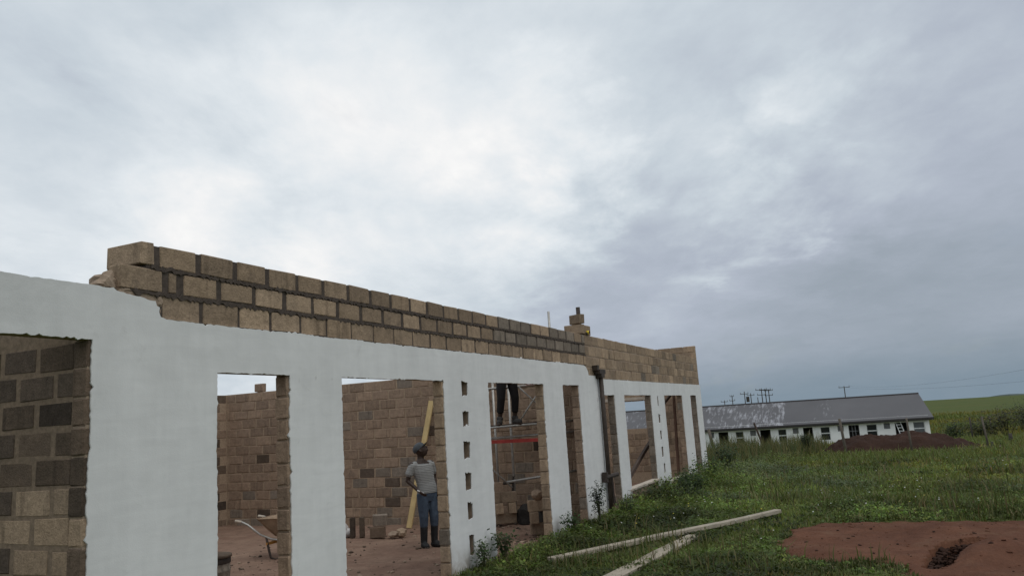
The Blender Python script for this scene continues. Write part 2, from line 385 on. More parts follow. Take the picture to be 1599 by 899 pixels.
# ------------------------------------------------------------------ concrete blocks
BL, BH, BT = .388, .188, .14
def block_mesh(name, mat, seed, lx=BL, ty=BT, hz=BH, bev=.009, jit=.005):
    bm = bmesh.new(); bmesh.ops.create_cube(bm, size=1)
    for w in bm.verts: w.co = Vector((w.co.x*lx, w.co.y*ty, w.co.z*hz))
    bmesh.ops.bevel(bm, geom=list(bm.edges), offset=bev, segments=1, affect='EDGES')
    rr = random.Random(seed)
    for w in bm.verts: w.co += Vector((rr.uniform(-jit, jit), rr.uniform(-jit, jit)*.6, rr.uniform(-jit, jit)))
    me = bpy.data.meshes.new(name); bm.to_mesh(me); bm.free(); me.materials.append(mat); return me
BM = {}
for key, mt in (('tan', M_BLOCK), ('in', M_BLOCK_IN), ('grey', M_BLOCK_GREY), ('dark', M_BLOCK_DARK), ('brown', M_BLOCK_BROWN)):
    BM[key] = [block_mesh('concrete_block', mt, 100+i*7, bev=.009+.003*(i % 2)) for i in range(5)]
def block(parent, cx, cy, cz, L=BL, key='tan', rotz=0.0, tilt=(0, 0), h=BH, t_=BT):
    o = bpy.data.objects.new('concrete_block', rnd.choice(BM[key]))
    link(o, parent, (cx, cy, cz), (tilt[0], tilt[1], rotz)); o.scale = (L/BL, t_/BT, h/BH); return o
def cells(m, u0, u1, z0, z1, ops, put):
    """solid wall u0..u1 x z0..z1 less the openings, as butted boxes"""
    us = sorted({u0, u1} | {min(max(o[k], u0), u1) for o in ops for k in (0, 1)})
    for a, b in zip(us[:-1], us[1:]):
        if b-a < 1e-6: continue
        gaps = sorted([(o[2], o[3]) for o in ops if o[0] <= a+1e-6 and o[1] >= b-1e-6]); z = z0
        for g0, g1 in gaps:
            if g0 > z: put(a, b, z, g0)
            z = max(z, g1)
        if z1 > z: put(a, b, z, z1)
CH = .205
GB = lambda x: -.05-.023*x

B = empty('unfinished_building', (4, 0, -.3), 'long roofless block building with white plastered front piers and raw block parapet', 'unfinished building')
# openings of the front wall (x0, x1, z0, z1)
OPS = [(.8, 3.74, -2, 2.405), (4.933, 5.82, -2, 2.20), (6.636, 8.747, -2, 2.20), (10.04, 12.10, -2, 2.20), (13.01, 13.84, -2, 2.20),
       (15.06, 16.02, -2, 2.02), (16.74, 19.01, -.06, 2.02), (20.37, 22.47, -.22, 2.02), (23.59, 24.42, -2, 2.02)]
SL1 = [(9.245, 9.40, 2.01, 2.18), (9.24, 9.39, 1.60, 1.785), (9.22, 9.38, 1.18, 1.385), (9.225, 9.375, .775, .985), (9.25, 9.37, .40, .60), (9.25, 9.36, -.06, .185)]
SL2 = [(19.64, 19.72, 1.75, 2.0), (19.61, 19.75, 1.33, 1.53), (19.63, 19.74, .91, 1.12), (19.62, 19.75, .48, .71), (19.70, 19.80, .09, .29), (19.70, 19.84, -.30, -.10)]
FY0, FY1 = .022, .152      # mortar core
front = MB()
pf = lambda a, b, z0, z1: front.box(a, b, FY0, FY1, z0, z1)
cells(front, -3, 3.98, -1.2, 2.775, OPS, pf)
cells(front, 3.98, 4.34, -1.2, 2.79, OPS, pf)
wide = lambda S_: [(a_-.012, b_+.012, c_-.01, d_+.01) for a_, b_, c_, d_ in S_]
cells(front, 4.34, 14.42, -1.2, 2.583, OPS+wide(SL1), pf)
cells(front, 14.42, 25.06, -1.2, 2.335, OPS+wide(SL2), pf)
for s_ in SL1+SL2: front.box(s_[0]-.03, s_[1]+.03, FY1+.002, FY1+.02, s_[2]-.03, s_[3]+.03, 1)  # charcoal backs put the shade inside the slots into the colour
front.box(14.42, 25.055, FY0, FY1, 2.338, 3.185)
fw = front.build('front_wall', [M_MORT, M_BLOCK_DARK], B)
fwd = MB(); fwd.box(4.345, 14.405, FY0, FY1, 2.586, 3.185); fwd.box(4.02, 4.343, FY0, FY1, 2.793, 2.995); fwd.box(4.22, 4.343, FY0, FY1, 2.997, 3.18)
fwd.box(14.408, 14.418, FY0+.03, FY1, 2.586, 3.19)
fwd.build('mortar_bed', M_MORT_DARK, fw)
# parapet of the near part: three courses, thick dark joints
PIT = .4135
def course(x0, x1, zc, key, start, pit=PIT, gap=.026, parent=None, h=BH, cy=.084, jx=.006):
    x = start
    while x < x1-.05:
        a, b = max(x, x0), min(x+pit-gap, x1)
        if b-a > .05:
            k = key if isinstance(key, str) else key((a+b)/2)
            block(parent or fw, (a+b)/2+rnd.uniform(-jx, jx), cy+rnd.uniform(-.004, .004), zc+rnd.uniform(-.003, .003), b-a+rnd.uniform(-.016, .010), k, rnd.uniform(-.008, .008), (0, rnd.uniform(-.012, .012)), h=h+rnd.uniform(-.005, .004), t_=.14)
        x += pit
z1, z2, z3 = 3.2-.094, 2.995-.096, 2.79-.098
topk = lambda x: 'grey' if x > 10.4 and rnd.random() < .75 else ('brown' if rnd.random() < .03 else 'tan')
course(4.33, 14.40, z1, topk, 4.345, gap=.042, h=.176)
course(4.57, 14.40, z2, topk, 4.575, gap=.044, h=.170)
course(4.36, 14.40, z3, 'tan', 4.37, gap=.018, h=.19)
block(fw, 4.225, .205, z1+.004, BL, 'tan', R(90), t_=.125, h=.182)     # header turned back into the return
block(fw, 4.18, .084, z2+.002, .385, 'tan', 0, h=.176)
block(fw, 4.47, .084, z2, .075, 'tan', 0, h=.172)
mm = MB()
for (x_, y_, z_, r_, sc) in ((3.93, .10, 2.84, .075, (1.1, .9, .8)), (3.86, .09, 2.82, .05, (1.2, 1, .7)), (4.0, .15, 2.90, .06, (1, 1, 1)), (4.05, .3, 2.88, .08, (1, 1.6, 1)), (4.05, .05, 2.80, .035, (2, 1, .6)), (3.80, .1, 2.80, .03, (1.6, 1, .5)), (4.2, .045, 2.765, .035, (2.4, .6, .7)), (4.36, .04, 2.66, .035, (.8, .6, 2)), (4.355, .03, 2.74, .04, (.8, .5, 1.2))):
    mm.blob((x_, y_, z_), r_, int(x_*991), .22, 2, 0, sc)
mm.build('mortar_lump', M_MORT, fw)
# squeezed dark mortar along the bed joints and on some perpends
def ribbon(x0, x1, z, hh, y0, y1, amp=.012, step=.035):
    m_ = MB(); n_ = int((x1-x0)/step); vs = []
    for i in range(n_+1):
        x = x0+(x1-x0)*i/n_; a = hh*.5+rnd.uniform(-1, 1)*amp; b = hh*.5+rnd.uniform(-1, 1)*amp; yy = y0+rnd.uniform(-.003, .003)
        vs += [(x, y1, z-b), (x, yy, z-b*.8), (x, yy, z+a*.8), (x, y1, z+a)]
    m_.add(vs, [(i*4+j, i*4+4+j, i*4+5+j, i*4+j+1) for i in range(n_) for j in range(3)])
    return m_
rb = ribbon(4.26, 14.41, 3.2-.205+.008, .036, .009, .03, .019, .022)
rb2 = ribbon(4.10, 14.41, 2.79+.004, .034, .009, .03, .019, .022); rb.add(rb2.v, rb2.f)
rb.build('mortar_joint', M_MORT_DARK, fw)
# parapet of the far part: four thin-jointed courses
for k in range(4):
    course(14.42, 25.06, 3.2-.107-.215*k, lambda x: 'tan' if rnd.random() < .93 else 'grey', 14.42-(.2 if k % 2 else 0), gap=.012 if k > 1 else .016, h=.205 if k > 1 else .198)
# blocks that show on the jambs
JB = {1: 'in', 2: 'tan', 3: 'tan', 4: 'in', 5: 'grey', 6: 'grey', 7: 'in', 8: 'grey'}
for i, o_ in enumerate(OPS):
    zt = o_[3]; z = max(o_[2], GB(o_[1])-.2); n_ = int((zt-z)/CH)+1
    for side in (0, 1):
        for k in range(n_):
            zc = zt-.105-CH*k
            if zc < z-.02: continue
            L = .20 if k % 2 else .39
            L = min(L, .3) if i in (4, 5) else L
            pro = .013+rnd.uniform(-.003, .005)
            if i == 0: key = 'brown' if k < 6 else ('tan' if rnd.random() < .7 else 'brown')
            else: key = JB[i] if rnd.random() < .94 else 'grey'
            cx = o_[1]+L/2-pro if side else o_[0]-L/2+pro
            block(fw, cx, .087, zc, L, key, 0, h=.19)
# sill walls under the two far windows show as courses too
for o_ in (OPS[6], OPS[7]):
    for k in range(4):
        zc = o_[2]-.11-CH*k
        course(o_[0]+.005, o_[1]-.005, zc, lambda x: rnd.choice(['in', 'brown', 'in']), o_[0]-(.2 if k % 2 else 0), gap=.016)

# plaster skin: ragged outline, real openings and slots
def rag(p, q, amp, step=.05, seed=0):
    p = Vector(p); q = Vector(q); L = (q-p).length; n_ = max(2, int(L/step)); d = (q-p)/L; nrm = Vector((-d.y, d.x)); out = []
    for i in range(n_):
        s = i/n_; w = 0 if i == 0 else (mnoise.noise(Vector((p.x*3+s*L*2.2, p.y*3+seed, seed)))*.7 + mnoise.noise(Vector((p.x+s*L*9, p.y*3+s*L*9, seed+5)))*.45 + rnd.uniform(-.28, .28) + (rnd.random() < .10)*rnd.uniform(-1.5, 1.5))
        out.append(p + d*s*L + nrm*w*amp)
    return out
def chain(pts, amps, seed=0):
    out = []
    for i in range(len(pts)):
        out += rag(pts[i], pts[(i+1) % len(pts)], amps[i], .028, seed+i)
    return out
def plaster(name, outline, holes, parent, y=.0, th=.02):
    cu_ = bpy.data.curves.new(name, 'CURVE'); cu_.dimensions = '2D'; cu_.fill_mode = 'BOTH'; cu_.extrude = th/2
    for poly in [outline]+holes:
        sp = cu_.splines.new('POLY'); sp.points.add(len(poly)-1); sp.use_cyclic_u = True
        for k, p in enumerate(poly): sp.points[k].co = (p[0], p[1], 0, 1)
    ob = bpy.data.objects.new(name, cu_); COL.objects.link(ob)
    dg = bpy.context.evaluated_depsgraph_get(); me = bpy.data.meshes.new_from_object(ob.evaluated_get(dg))
    bpy.data.objects.remove(ob); bpy.data.curves.remove(cu_)
    co = np.empty(len(me.vertices)*3); me.vertices.foreach_get('co', co); co = co.reshape(-1, 3)
    co = np.stack([co[:, 0], y+th/2-co[:, 2]*1.0, co[:, 1]], 1) - np.array(WL[parent.name])
    me.vertices.foreach_set('co', co.astype(np.float32).ravel()); me.materials.clear(); me.materials.append(M_PLASTER); me.name = name
    bm = bmesh.new(); bm.from_mesh(me); bmesh.ops.remove_doubles(bm, verts=bm.verts, dist=1e-5); bmesh.ops.recalc_face_normals(bm, faces=bm.faces); bm.to_mesh(me); bm.free()
    o = bpy.data.objects.new(name, me); link(o, parent, WL[parent.name]); return o
J = .013
pts = [(-3, -1.2), (.8, -1.2), (.8, 2.395), (3.76, 2.40), (3.76, -1.2)]; am = [0, J, .008, J*1.35, 0]
for o_ in OPS[1:5]:
    pts += [(o_[0]-.005, -1.2), (o_[0]-.005, o_[3]-.008), (o_[1]+.012, o_[3]-.004), (o_[1]+.012, -1.2)]; am += [J*.9, .008, J*1.3, 0]
pts += [(14.86, -1.2), (14.86, 2.40), (14.46, 2.40), (14.44, 2.47), (14.33, 2.56), (14.2, 2.585), (4.55, 2.60), (4.40, 2.600), (4.345, 2.615), (4.335, 2.69), (4.26, 2.735), (4.15, 2.755), (3.80, 2.795), (-3, 2.78)]
am += [.012, .004, .004, .006, .006, .012, .008, .014, .018, .020, .018, .012, .006, 0]
def slot(s_, k):
    e_ = .012 if s_[0] < 15 else .02; a = [(s_[0]-e_, s_[2]-.008), (s_[1]+e_*.6, s_[2]), (s_[1]+.004+e_, s_[3]), (s_[0]-.004-e_, s_[3]+.015)]
    return chain(a, [.014, .008, .030, .009], 40+k)
plaster('plaster', chain(pts, am, 3), [slot(s_, k) for k, s_ in enumerate(SL1)], fw)
pts = [(14.865, -1.2)]; am = [0]
for o_ in OPS[5:]:
    zb = o_[2] if o_[2] > -1 else -1.2
    if zb > -1:
        pts += [(o_[0]-.003, -1.2)]; am += [.006]
        pts += [(o_[0]-.003, o_[3]-.005), (o_[1]+.008, o_[3]-.004), (o_[1]+.008, -1.2)]; am += [.006, .01, 0]
    else:
        pts += [(o_[0]-.003, -1.2), (o_[0]-.003, o_[3]-.005), (o_[1]+.008, o_[3]-.004), (o_[1]+.008, -1.2)]; am += [.008, .006, .01, 0]
pts += [(25.21, -1.2), (25.21, 2.345), (14.865, 2.34)]; am += [.004, .008, .004]
plaster('plaster', chain(pts, am, 23), [slot(s_, 20+k) for k, s_ in enumerate(SL2)], fw)

# partition wall seen in the leftmost opening
m = MB(); m.box(3.752, 3.872, .154, 9.1, -1, 2.60)
pw = m.build('partition_wall', M_MORT_BROWN, B)
for k in range(14):
    zc = 2.30-CH*k
    if zc < -.3: break
    y = .165-(.2 if k % 2 else 0)
    while y < 1.75:
        a, b = max(y, .160), y+.39
        if b-a > .08:
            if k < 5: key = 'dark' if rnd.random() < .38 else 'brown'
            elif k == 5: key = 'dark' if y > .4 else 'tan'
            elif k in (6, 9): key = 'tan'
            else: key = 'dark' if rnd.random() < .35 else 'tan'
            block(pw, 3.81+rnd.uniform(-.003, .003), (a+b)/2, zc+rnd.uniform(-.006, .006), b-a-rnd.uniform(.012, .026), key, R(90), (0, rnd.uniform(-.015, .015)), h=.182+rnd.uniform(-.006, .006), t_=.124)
        y += .4135
m = MB()
for k in range(14):
    zc = 2.30-CH*k
    if zc < -.3: break
    y = 1.76-(.2 if k % 2 else 0)
    while y < 9.0: m.box(3.748, 3.876, y, min(y+.386, 9.09), zc-.094, zc+.094); y += .4135
m.build('block_course', M_BLOCK_IN, pw, kind='stuff')

# cross wall at the end of the big room
m = MB(); m.box(14.212, 14.33, .154, 9.235, -1, 2.645)
m.box(14.212, 14.33, .154, .42, 2.645, 3.2)
cw = m.build('cross_wall', M_MORT_IN, B)
rest = MB()
darkset = {(5.05, .62), (3.3, .62), (4.55, .41), (4.65, .0), (4.9, -.21), (7.35, .0), (7.95, -.21)}
for k in range(15):
    zc = 2.645-.10-CH*k
    y = .16-(.2 if k % 2 else 0)+rnd.uniform(-.03, .03)
    while y < 9.05:
        a, b = max(y, .158), min(y+.392, 9.09); yc = (a+b)/2; gap = rnd.uniform(.010, .022)
        if b-a > .06:
            vis = (yc < 1.95) or (2.75 < yc < 5.75) or (6.7 < yc)
            if vis:
                key = 'in'; q_ = rnd.random()
                if q_ < .03: key = 'grey'
                elif q_ < .05: key = 'brown'
                if k > 8 and rnd.random() < .22: key = 'grey'
                for dy, dz in darkset:
                    if abs(yc-dy) < .2 and abs(zc-dz) < .10: key = 'dark'
                block(cw, 14.27+rnd.uniform(-.005, .005), yc, zc+rnd.uniform(-.003, .003), b-a-gap, key, R(90), h=.192 + rnd.uniform(-.004, .003))
            else: rest.box(14.20, 14.34, a, b-gap, zc-.095, zc+.095)
        y += .4135
rest.build('block_course', M_BLOCK_IN, cw, kind='stuff')
for z_ in (2.75, 2.955, 3.16): block(cw, 14.27, .30, z_, .28, 'tan', R(90))
# back wall of the big room (a strip shows beside the cross wall)
m = MB(); m.box(3.76, 14.208, 9.11, 9.23, -1, 2.64); m.box(14.345, 25.05, 9.11, 9.23, -1, 2.645)
bw = m.build('back_wall', M_MORT_IN, B)
rest = MB()
for k in range(15):
    zc = 2.645-.10-CH*k; x = 14.19-(.2 if k % 2 else .0)
    while x > 3.8:
        a, b = max(x-.39, 3.77), x
        if x > 12.3: block(bw, (a+b)/2, 9.17, zc, b-a-.015, 'dark' if k in (11, 12) and x > 13.5 else rnd.choice(['brown', 'in', 'in']), 0)
        else: rest.box(a, b-.015, 9.10, 9.24, zc-.095, zc+.095)
        x -= .4135
rest.build('block_course', M_BLOCK_IN, bw, kind='stuff')
# end wall with a window, two courses taller
EW = (1.82, 3.0, 1.08, 2.0)
m = MB(); cells(m, .0, 9.2, -1.2, 3.575, [EW], lambda a, b, z0, z1: m.box(25.075, 25.19, a+(.022 if a == 0 else 0), b, z0, z1))
ew = m.build('end_wall', M_MORT_IN, B)
rest = MB()
for k in range(19):
    zc = 3.60-.10-CH*k
    y = .0-(.2 if k % 2 else 0)
    while y < 9.1:
        a, b = max(y, .014), min(y+.392, 9.19)
        segs = [(a, b)]
        if EW[2]-.05 < zc < EW[3]+.05: segs = [(max(a, 0), min(b, EW[0])), (max(a, EW[1]), b)]
        for a_, b_ in segs:
            if b_-a_ < .07: continue
            if (a_+b_)/2 < 4.2: block(ew, 25.13, (a_+b_)/2, zc, b_-a_-.014, rnd.choice(['in', 'in', 'tan']) if k > 2 else 'tan', R(90), h=.192)
            else: rest.box(25.06, 25.2, a_, b_-.014, zc-.095, zc+.095)
        y += .4135
rest.build('block_course', M_BLOCK_IN, ew, kind='stuff')
m = MB(); m.box(25.045, 25.215, EW[0]-.15, EW[1]+.15, 2.003, 2.10); m.build('lintel', M_PALEWOOD, ew)

# downpipe with hopper and clamp
m = MB(); m.tube([(14.99, -.068, 2.43), (15.0, -.068, 1.3), (14.975, -.07, -.55)], [.049, .046, .045], 10); m.smooth = True
dp = m.build('downpipe', M_PIPE, B)
m = MB(); m.box(14.82, 15.17, -.12, .012, 2.43, 2.52); m.box(14.74, 14.83, -.10, .01, 2.50, 2.60); m.box(14.9, 15.1, -.12, -.01, 2.36, 2.43); m.build('hopper', M_PIPE, dp)
m = MB(); m.tube([(14.74, -.085, .42), (15.5, -.085, .42)], .045, 8); m.box(14.72, 14.81, -.12, -.02, .33, .52); m.tube([(15.08, -.1, .4), (15.1, -.1, -.1)], .03, 8); m.build('clamp', M_RUST, dp)

# ------------------------------------------------------------------ things on and in the building
def timber_thing(name, a, b, w, h, mat, label, cat, group=None, up=(0, 0, 1)):
    a = Vector(a); b = Vector(b); d = b-a; L = d.length
    bm = bmesh.new(); bmesh.ops.create_cube(bm, size=1)
    for q_ in bm.verts: q_.co = Vector((q_.co.x*L, q_.co.y*w, q_.co.z*h))
    bmesh.ops.subdivide_edges(bm, edges=[e for e in bm.edges if abs((e.verts[0].co-e.verts[1].co).x) > L*.5], cuts=9)
    bmesh.ops.bevel(bm, geom=[e for e in bm.edges if e.is_boundary or e.calc_face_angle(0) > .5], offset=min(w, h)*.08, segments=1, affect='EDGES')
    for q_ in bm.verts:
        q_.co += Vector((0, mnoise.noise(Vector((q_.co.x*1.3, 0, L)))*.012, mnoise.noise(Vector((q_.co.x*1.1, 4, L)))*.012))
    me = bpy.data.meshes.new(name); bm.to_mesh(me); bm.free(); me.materials.append(mat)
    o = bpy.data.objects.new(name, me); link(o, None, (a+b)/2)
    X = d.normalized(); Y = Vector(up).cross(X).normalized(); Z = X.cross(Y)
    o.rotation_euler = Matrix((X, Y, Z)).transposed().to_euler()
    return meta(o, label, cat, group)
M_PINE_X = timber('yellow_pine_board', (.50, .36, .165), (.60, .45, .225), (.5, 9, 9))
timber_thing('plank', (13.62, 3.72, Hs(13.62, 3.72)+.01), (14.17, 3.40, 2.13), .115, .038, M_PINE_X, 'yellow pine plank leaning upright against the inner block wall behind the man', 'plank', up=(-1, 0, 0))
timber_thing('plank', (10.0, -.80, Hs(10, -.8)+.035), (15.1, -3.17, Hs(15.1, -3.17)+.12), .13, .065, M_GREYWOOD, 'long weathered timber lying across the grass, far end lifted', 'plank', 'timbers lying on the grass')
timber_thing('plank', (8.4, -1.93, Hs(8.4, -1.93)+.035), (12.45, -2.22, Hs(12.4, -2.2)+.02), .22, .045, M_GREYWOOD, 'broad weathered board running under the long timber on the grass', 'plank', 'timbers lying on the grass')
timber_thing('plank', (16.62, .06, -.018), (19.05, .06, -.018), .17, .05, M_PALEWOOD, 'pale board laid along the sill of the wide far window', 'plank', 'boards on the window sills')
timber_thing('plank', (20.30, .06, -.185), (22.5, .06, -.185), .17, .045, M_PALEWOOD, 'pale board laid on the sill left of the last two openings', 'plank', 'boards on the window sills')
timber_thing('brace_timber', (16.4, .42, Hs(16.4, .42)+.05), (20.35, .46, .86), .07, .10, M_DARKWOOD, 'dark timber slanting up inside the wide far window', 'timber')
timber_thing('prop_post', (22.55, .34, Hs(22.5, .3)), (22.95, .34, 2.3), .07, .07, M_BROWNWOOD, 'brown upright wooden prop inside the opening before the last', 'prop', up=(0, 1, 0))
timber_thing('brace_timber', (21.5, .8, 1.3), (23.0, .45, 2.05), .05, .08, M_DARKWOOD, 'short dark timber slanting high behind the brown prop', 'timber')

def loose_block(x, y, z, label, rotz=0, key='in', tilt=(0, 0), group=None, L=BL, t_=BT, h=BH):
    o = block(None, x, y, z, L, key, rotz, tilt, h, t_); return meta(o, label, 'concrete block', group)
G1 = 'loose concrete blocks stacked on the front wall top'
loose_block(14.37, .19, 3.305, 'tan block set across the wall top at the downpipe, lower of two', R(90), 'tan', group=G1)
loose_block(14.66, .09, 3.30, 'tan block end-on beside the lower wall-top block, right of it', 0, 'tan', group=G1, L=.36)
loose_block(14.47, .16, 3.515, 'tan block topping the small stack on the wall above the downpipe', R(62), 'tan', group=G1, L=.30)
loose_block(14.27, 8.12, 2.645+.105, 'single grey-brown block standing alone on the back room wall top', R(90), 'in', L=.24)
# yellow object
m = MB(); m.tube([(14.60, .0, 3.215), (14.60, .0, 3.255), (14.60, .0, 3.285)], [.03, .04, .022], 10, 0); m.tube([(14.60, -.045, 3.25), (14.60, .04, 3.25)], .022, 8, 1); m.box(14.52, 14.57, -.01, .03, 3.205, 3.25, 1); m.smooth = True
o = m.build('line_reel', [M_YELLOW, M_RUST], loc=(14.6, 0, 3.21)); meta(o, 'tiny yellow reel-like thing on the wall top under the stacked blocks', 'reel')
G2 = 'concrete blocks in the left stack inside the third opening'
def zf(x, y): return Hs(x, y)
def stack(cx, cy, ang, group, who, top):
    z0 = zf(cx, cy)+.03; a = R(ang); ca, sa = math.cos(a), math.sin(a)
    loose_block(cx, cy, z0+.094, f'tan block lying lengthways at the bottom of the {who}', a, 'tan', group=group)
    for s_, nm in ((-.12, 'left'), (.12, 'right')):
        loose_block(cx+ca*s_, cy+sa*s_, z0+.285, f'{nm} of two blocks set end-out in the {who}', a+R(90), 'tan', group=group, L=.34)
    loose_block(cx, cy, z0+.478, f'tan block laid over the end-out pair, {who}', a, 'tan', group=group, L=.44)
    return z0+.575, ca, sa
zt, ca, sa = stack(13.45, 1.48, -62, G2, 'left stack behind the third opening', True)
loose_block(13.41, 1.60, zt+.085, 'small grey-brown block on top of the left stack behind the third opening', R(-62), 'in', group=G2, L=.2)
G3 = 'concrete blocks in the right stack inside the third opening'
zt, ca, sa = stack(12.80, .50, -62, G3, 'right stack beside the third opening jamb', False)
m = MB(); m.blob((12.77, .52, zt+.085), .11, 3, .14, 2, 0, (1.1, 1, .85)); o = m.build('rubble_lump', M_BLOCK_IN, loc=(12.77, .52, zt)); meta(o, 'rounded broken lump on top of the right block stack by the jamb', 'rubble')
m = MB()
for i, (x_, y_, z_, r_, sc) in enumerate(((13.55, 1.12, .12, .17, (1, 1.1, 1.4)), (13.7, .95, .05, .16, (1, 1.2, 1.5)), (13.75, .72, .25, .18, (1, 1.3, 1.5)), (13.7, .55, .48, .13, (1, 1.3, .8)))):
    m.blob((x_, y_, zf(x_, y_)+z_), r_, 60+i, .16, 2, 0, sc)
o = m.build('shade_mass', simple('shade_dark', (.028, .024, .021), .95, .5, 18, bump=.7), loc=(13.6, .95, zf(13.6, .95))); meta(o, 'dark mass filling the shade between and behind the two block stacks', 'dark mass')  # dark mass added to stand in for the shade between the stacks
G4 = 'loose blocks on the floor behind the second window'
zf4 = zf(12.25, 3.9)
loose_block(12.24, 4.07, zf4+.19, 'thin dark half block standing on edge, left of the upright pair', R(28), 'dark', (0, R(90)), G4, t_=.09, L=.36, h=.10)
loose_block(12.27, 3.88, zf4+.19, 'thin brown half block standing on edge, right of the upright pair', R(28), 'brown', (0, R(90)), G4, t_=.09, L=.36, h=.09)
loose_block(12.25, 3.52, zf4+.11, 'tan block under the grey one beside the upright pair', R(-60), 'brown', group=G4, L=.28)
loose_block(12.30, 3.50, zf4+.315, 'grey block perched on the tan one beside the upright pair', R(-55), 'grey', (R(4), 0), G4, L=.27)
m = MB(); m.blob((12.38, 3.26, zf4+.05), .10, 8, .2, 2, 0, (1.3, 1, .6)); o = m.build('rubble_lump', M_MORT, loc=(12.38, 3.26, zf4)); meta(o, 'flat broken lump on the floor right of the two stacked blocks', 'rubble')
m = MB(); m.blob((12.46, 3.14, zf4+.07), .10, 9, .2, 2, 0, (.9, 1, .9)); o = m.build('rubble_lump', M_MORT_IN, loc=(12.46, 3.14, zf4)); meta(o, 'rounded broken lump on the floor nearest the leaning yellow plank', 'rubble')
M_SACK = simple('pale_sack', (.55, .52, .50), .8, .2, 12)
m = MB(); m.blob((12.3, 4.42, zf4+.13), .19, 5, .16, 2, 0, (1.2, .9, .75)); m.blob((12.35, 4.30, zf4+.07), .13, 6, .2, 2, 0, (1.2, .9, .6)); m.blob((12.28, 4.52, zf4+.22), .1, 6, .2, 2, 0, (1, 1, 1)); m.smooth = True
o = m.build('sack', M_SACK, loc=(12.3, 4.4, zf4)); meta(o, 'pale crumpled sack on the floor left of the upright dark blocks', 'sack')

# drum inside the first window
dx, dy = 6.98, 2.14; dz = zf(dx, dy)
D = empty('drum', (dx, dy, dz), 'mottled mud-caked drum with a black band standing in the first window', 'drum')
def lathe(prof, cx, cy, z0, n=20):
    m_ = MB(); vs = [(cx+r*math.cos(2*math.pi*j/n), cy+r*math.sin(2*math.pi*j/n), z0+z) for r, z in prof for j in range(n)]
    k = len(prof); m_.add(vs, [(i*n+j, i*n+(j+1) % n, (i+1)*n+(j+1) % n, (i+1)*n+j) for i in range(k-1) for j in range(n)]); m_.smooth = True
    return m_
M_DRUM = simple('mottled_drum', (.24, .20, .16), .85, .55, 22, bump=.6)
lathe([(0, 0), (.18, 0), (.185, .02), (.185, .17), (.193, .18), (.185, .19), (.185, .36), (.193, .37), (.185, .38), (.187, .455)], dx, dy, dz).build('drum_body', M_DRUM, D)
lathe([(.189, .452), (.194, .46), (.194, .50), (.187, .515)], dx, dy, dz).build('band', M_RUST, D)
lathe([(.188, .512), (.205, .52), (.205, .545), (.19, .553), (.10, .565), (0, .56)], dx, dy, dz).build('lid', M_BLOCK_BROWN, D)

# wheelbarrow
WB = empty('wheelbarrow', (10.1, 3.9, zf(10.1, 3.9)), 'old wheelbarrow with upcurved steel handles half hidden by the first window jamb', 'wheelbarrow')
wz = zf(10.1, 3.9)
ax = Vector((.12, -.99, 0)).normalized(); sx_ = Vector((.99, .12, 0)).normalized(); o0 = Vector((10.05, 4.52, wz))
def wp(s, a, z): return o0 + sx_*s + ax*a + Vector((0, 0, z))
for s_ in (-1, 1):
    m = MB(); m.tube([wp(s_*.30, 0, .60), wp(s_*.30, .10, .585), wp(s_*.29, .20, .54), wp(s_*.26, .42, .38), wp(s_*.24, .60, .31), wp(s_*.16, 1.05, .24), wp(s_*.06, 1.38, .19)], .017, 8); m.smooth = True
    h = m.build('handle', M_STEEL, WB)
    m = MB(); m.tube([wp(s_*.30, -.02, .604), wp(s_*.30, .10, .585)], .022, 8); m.build('grip', M_PALEWOOD, h)
    m = MB(); m.tube([wp(s_*.25, .52, .34), wp(s_*.255, .56, .18), wp(s_*.25, .60, .03), wp(s_*.23, .68, .0), wp(s_*.2, .8, .03), wp(s_*.18, .98, .24)], .018, 8); m.smooth = True; m.build('leg', M_RUST, WB)
m = MB(); m.bar(wp(-.27, .54, .24), wp(.27, .54, .24), .03, .04); m.build('cross_brace', simple('orange_steel', (.50, .24, .05), .7), WB)
m = MB(); n_ = 12; vs = []
for (z_, a0, a1, w_) in ((.34, .62, 1.05, .19), (.46, .50, 1.25, .26), (.62, .36, 1.42, .33), (.63, .34, 1.44, .345), (.60, .40, 1.38, .30), (.38, .62, 1.05, .17)):
    for (aa, ww) in ((a0, -w_*.8), (a0+.1, -w_), (a1-.1, -w_*.9), (a1, -w_*.7), (a1, w_*.7), (a1-.1, w_*.9), (a0+.1, w_), (a0, w_*.8)): vs.append(wp(ww, aa, z_))
m.add(vs, [(i*8+j, i*8+(j+1) % 8, i*8+8+(j+1) % 8, i*8+8+j) for i in range(5) for j in range(8)] + [tuple(range(8)), tuple(range(40, 48))])
m.build('tray', simple('muddy_tray', (.30, .21, .14), .9, .35, 10), WB)
m = MB(); wc = wp(0, 1.40, .17); ring = [wc + ax*math.cos(a)*.15 + Vector((0, 0, 1))*math.sin(a)*.15 for a in [2*math.pi*k/20 for k in range(21)]]
m.tube(ring, .03, 8, cap=False); m.smooth = True; wh = m.build('wheel', M_RUST, WB)
m = MB(); m.tube([wc-sx_*.02, wc+sx_*.02], .11, 14); m.tube([wc-sx_*.08, wc+sx_*.08], .012, 8); m.build('rim', M_STEEL, wh)

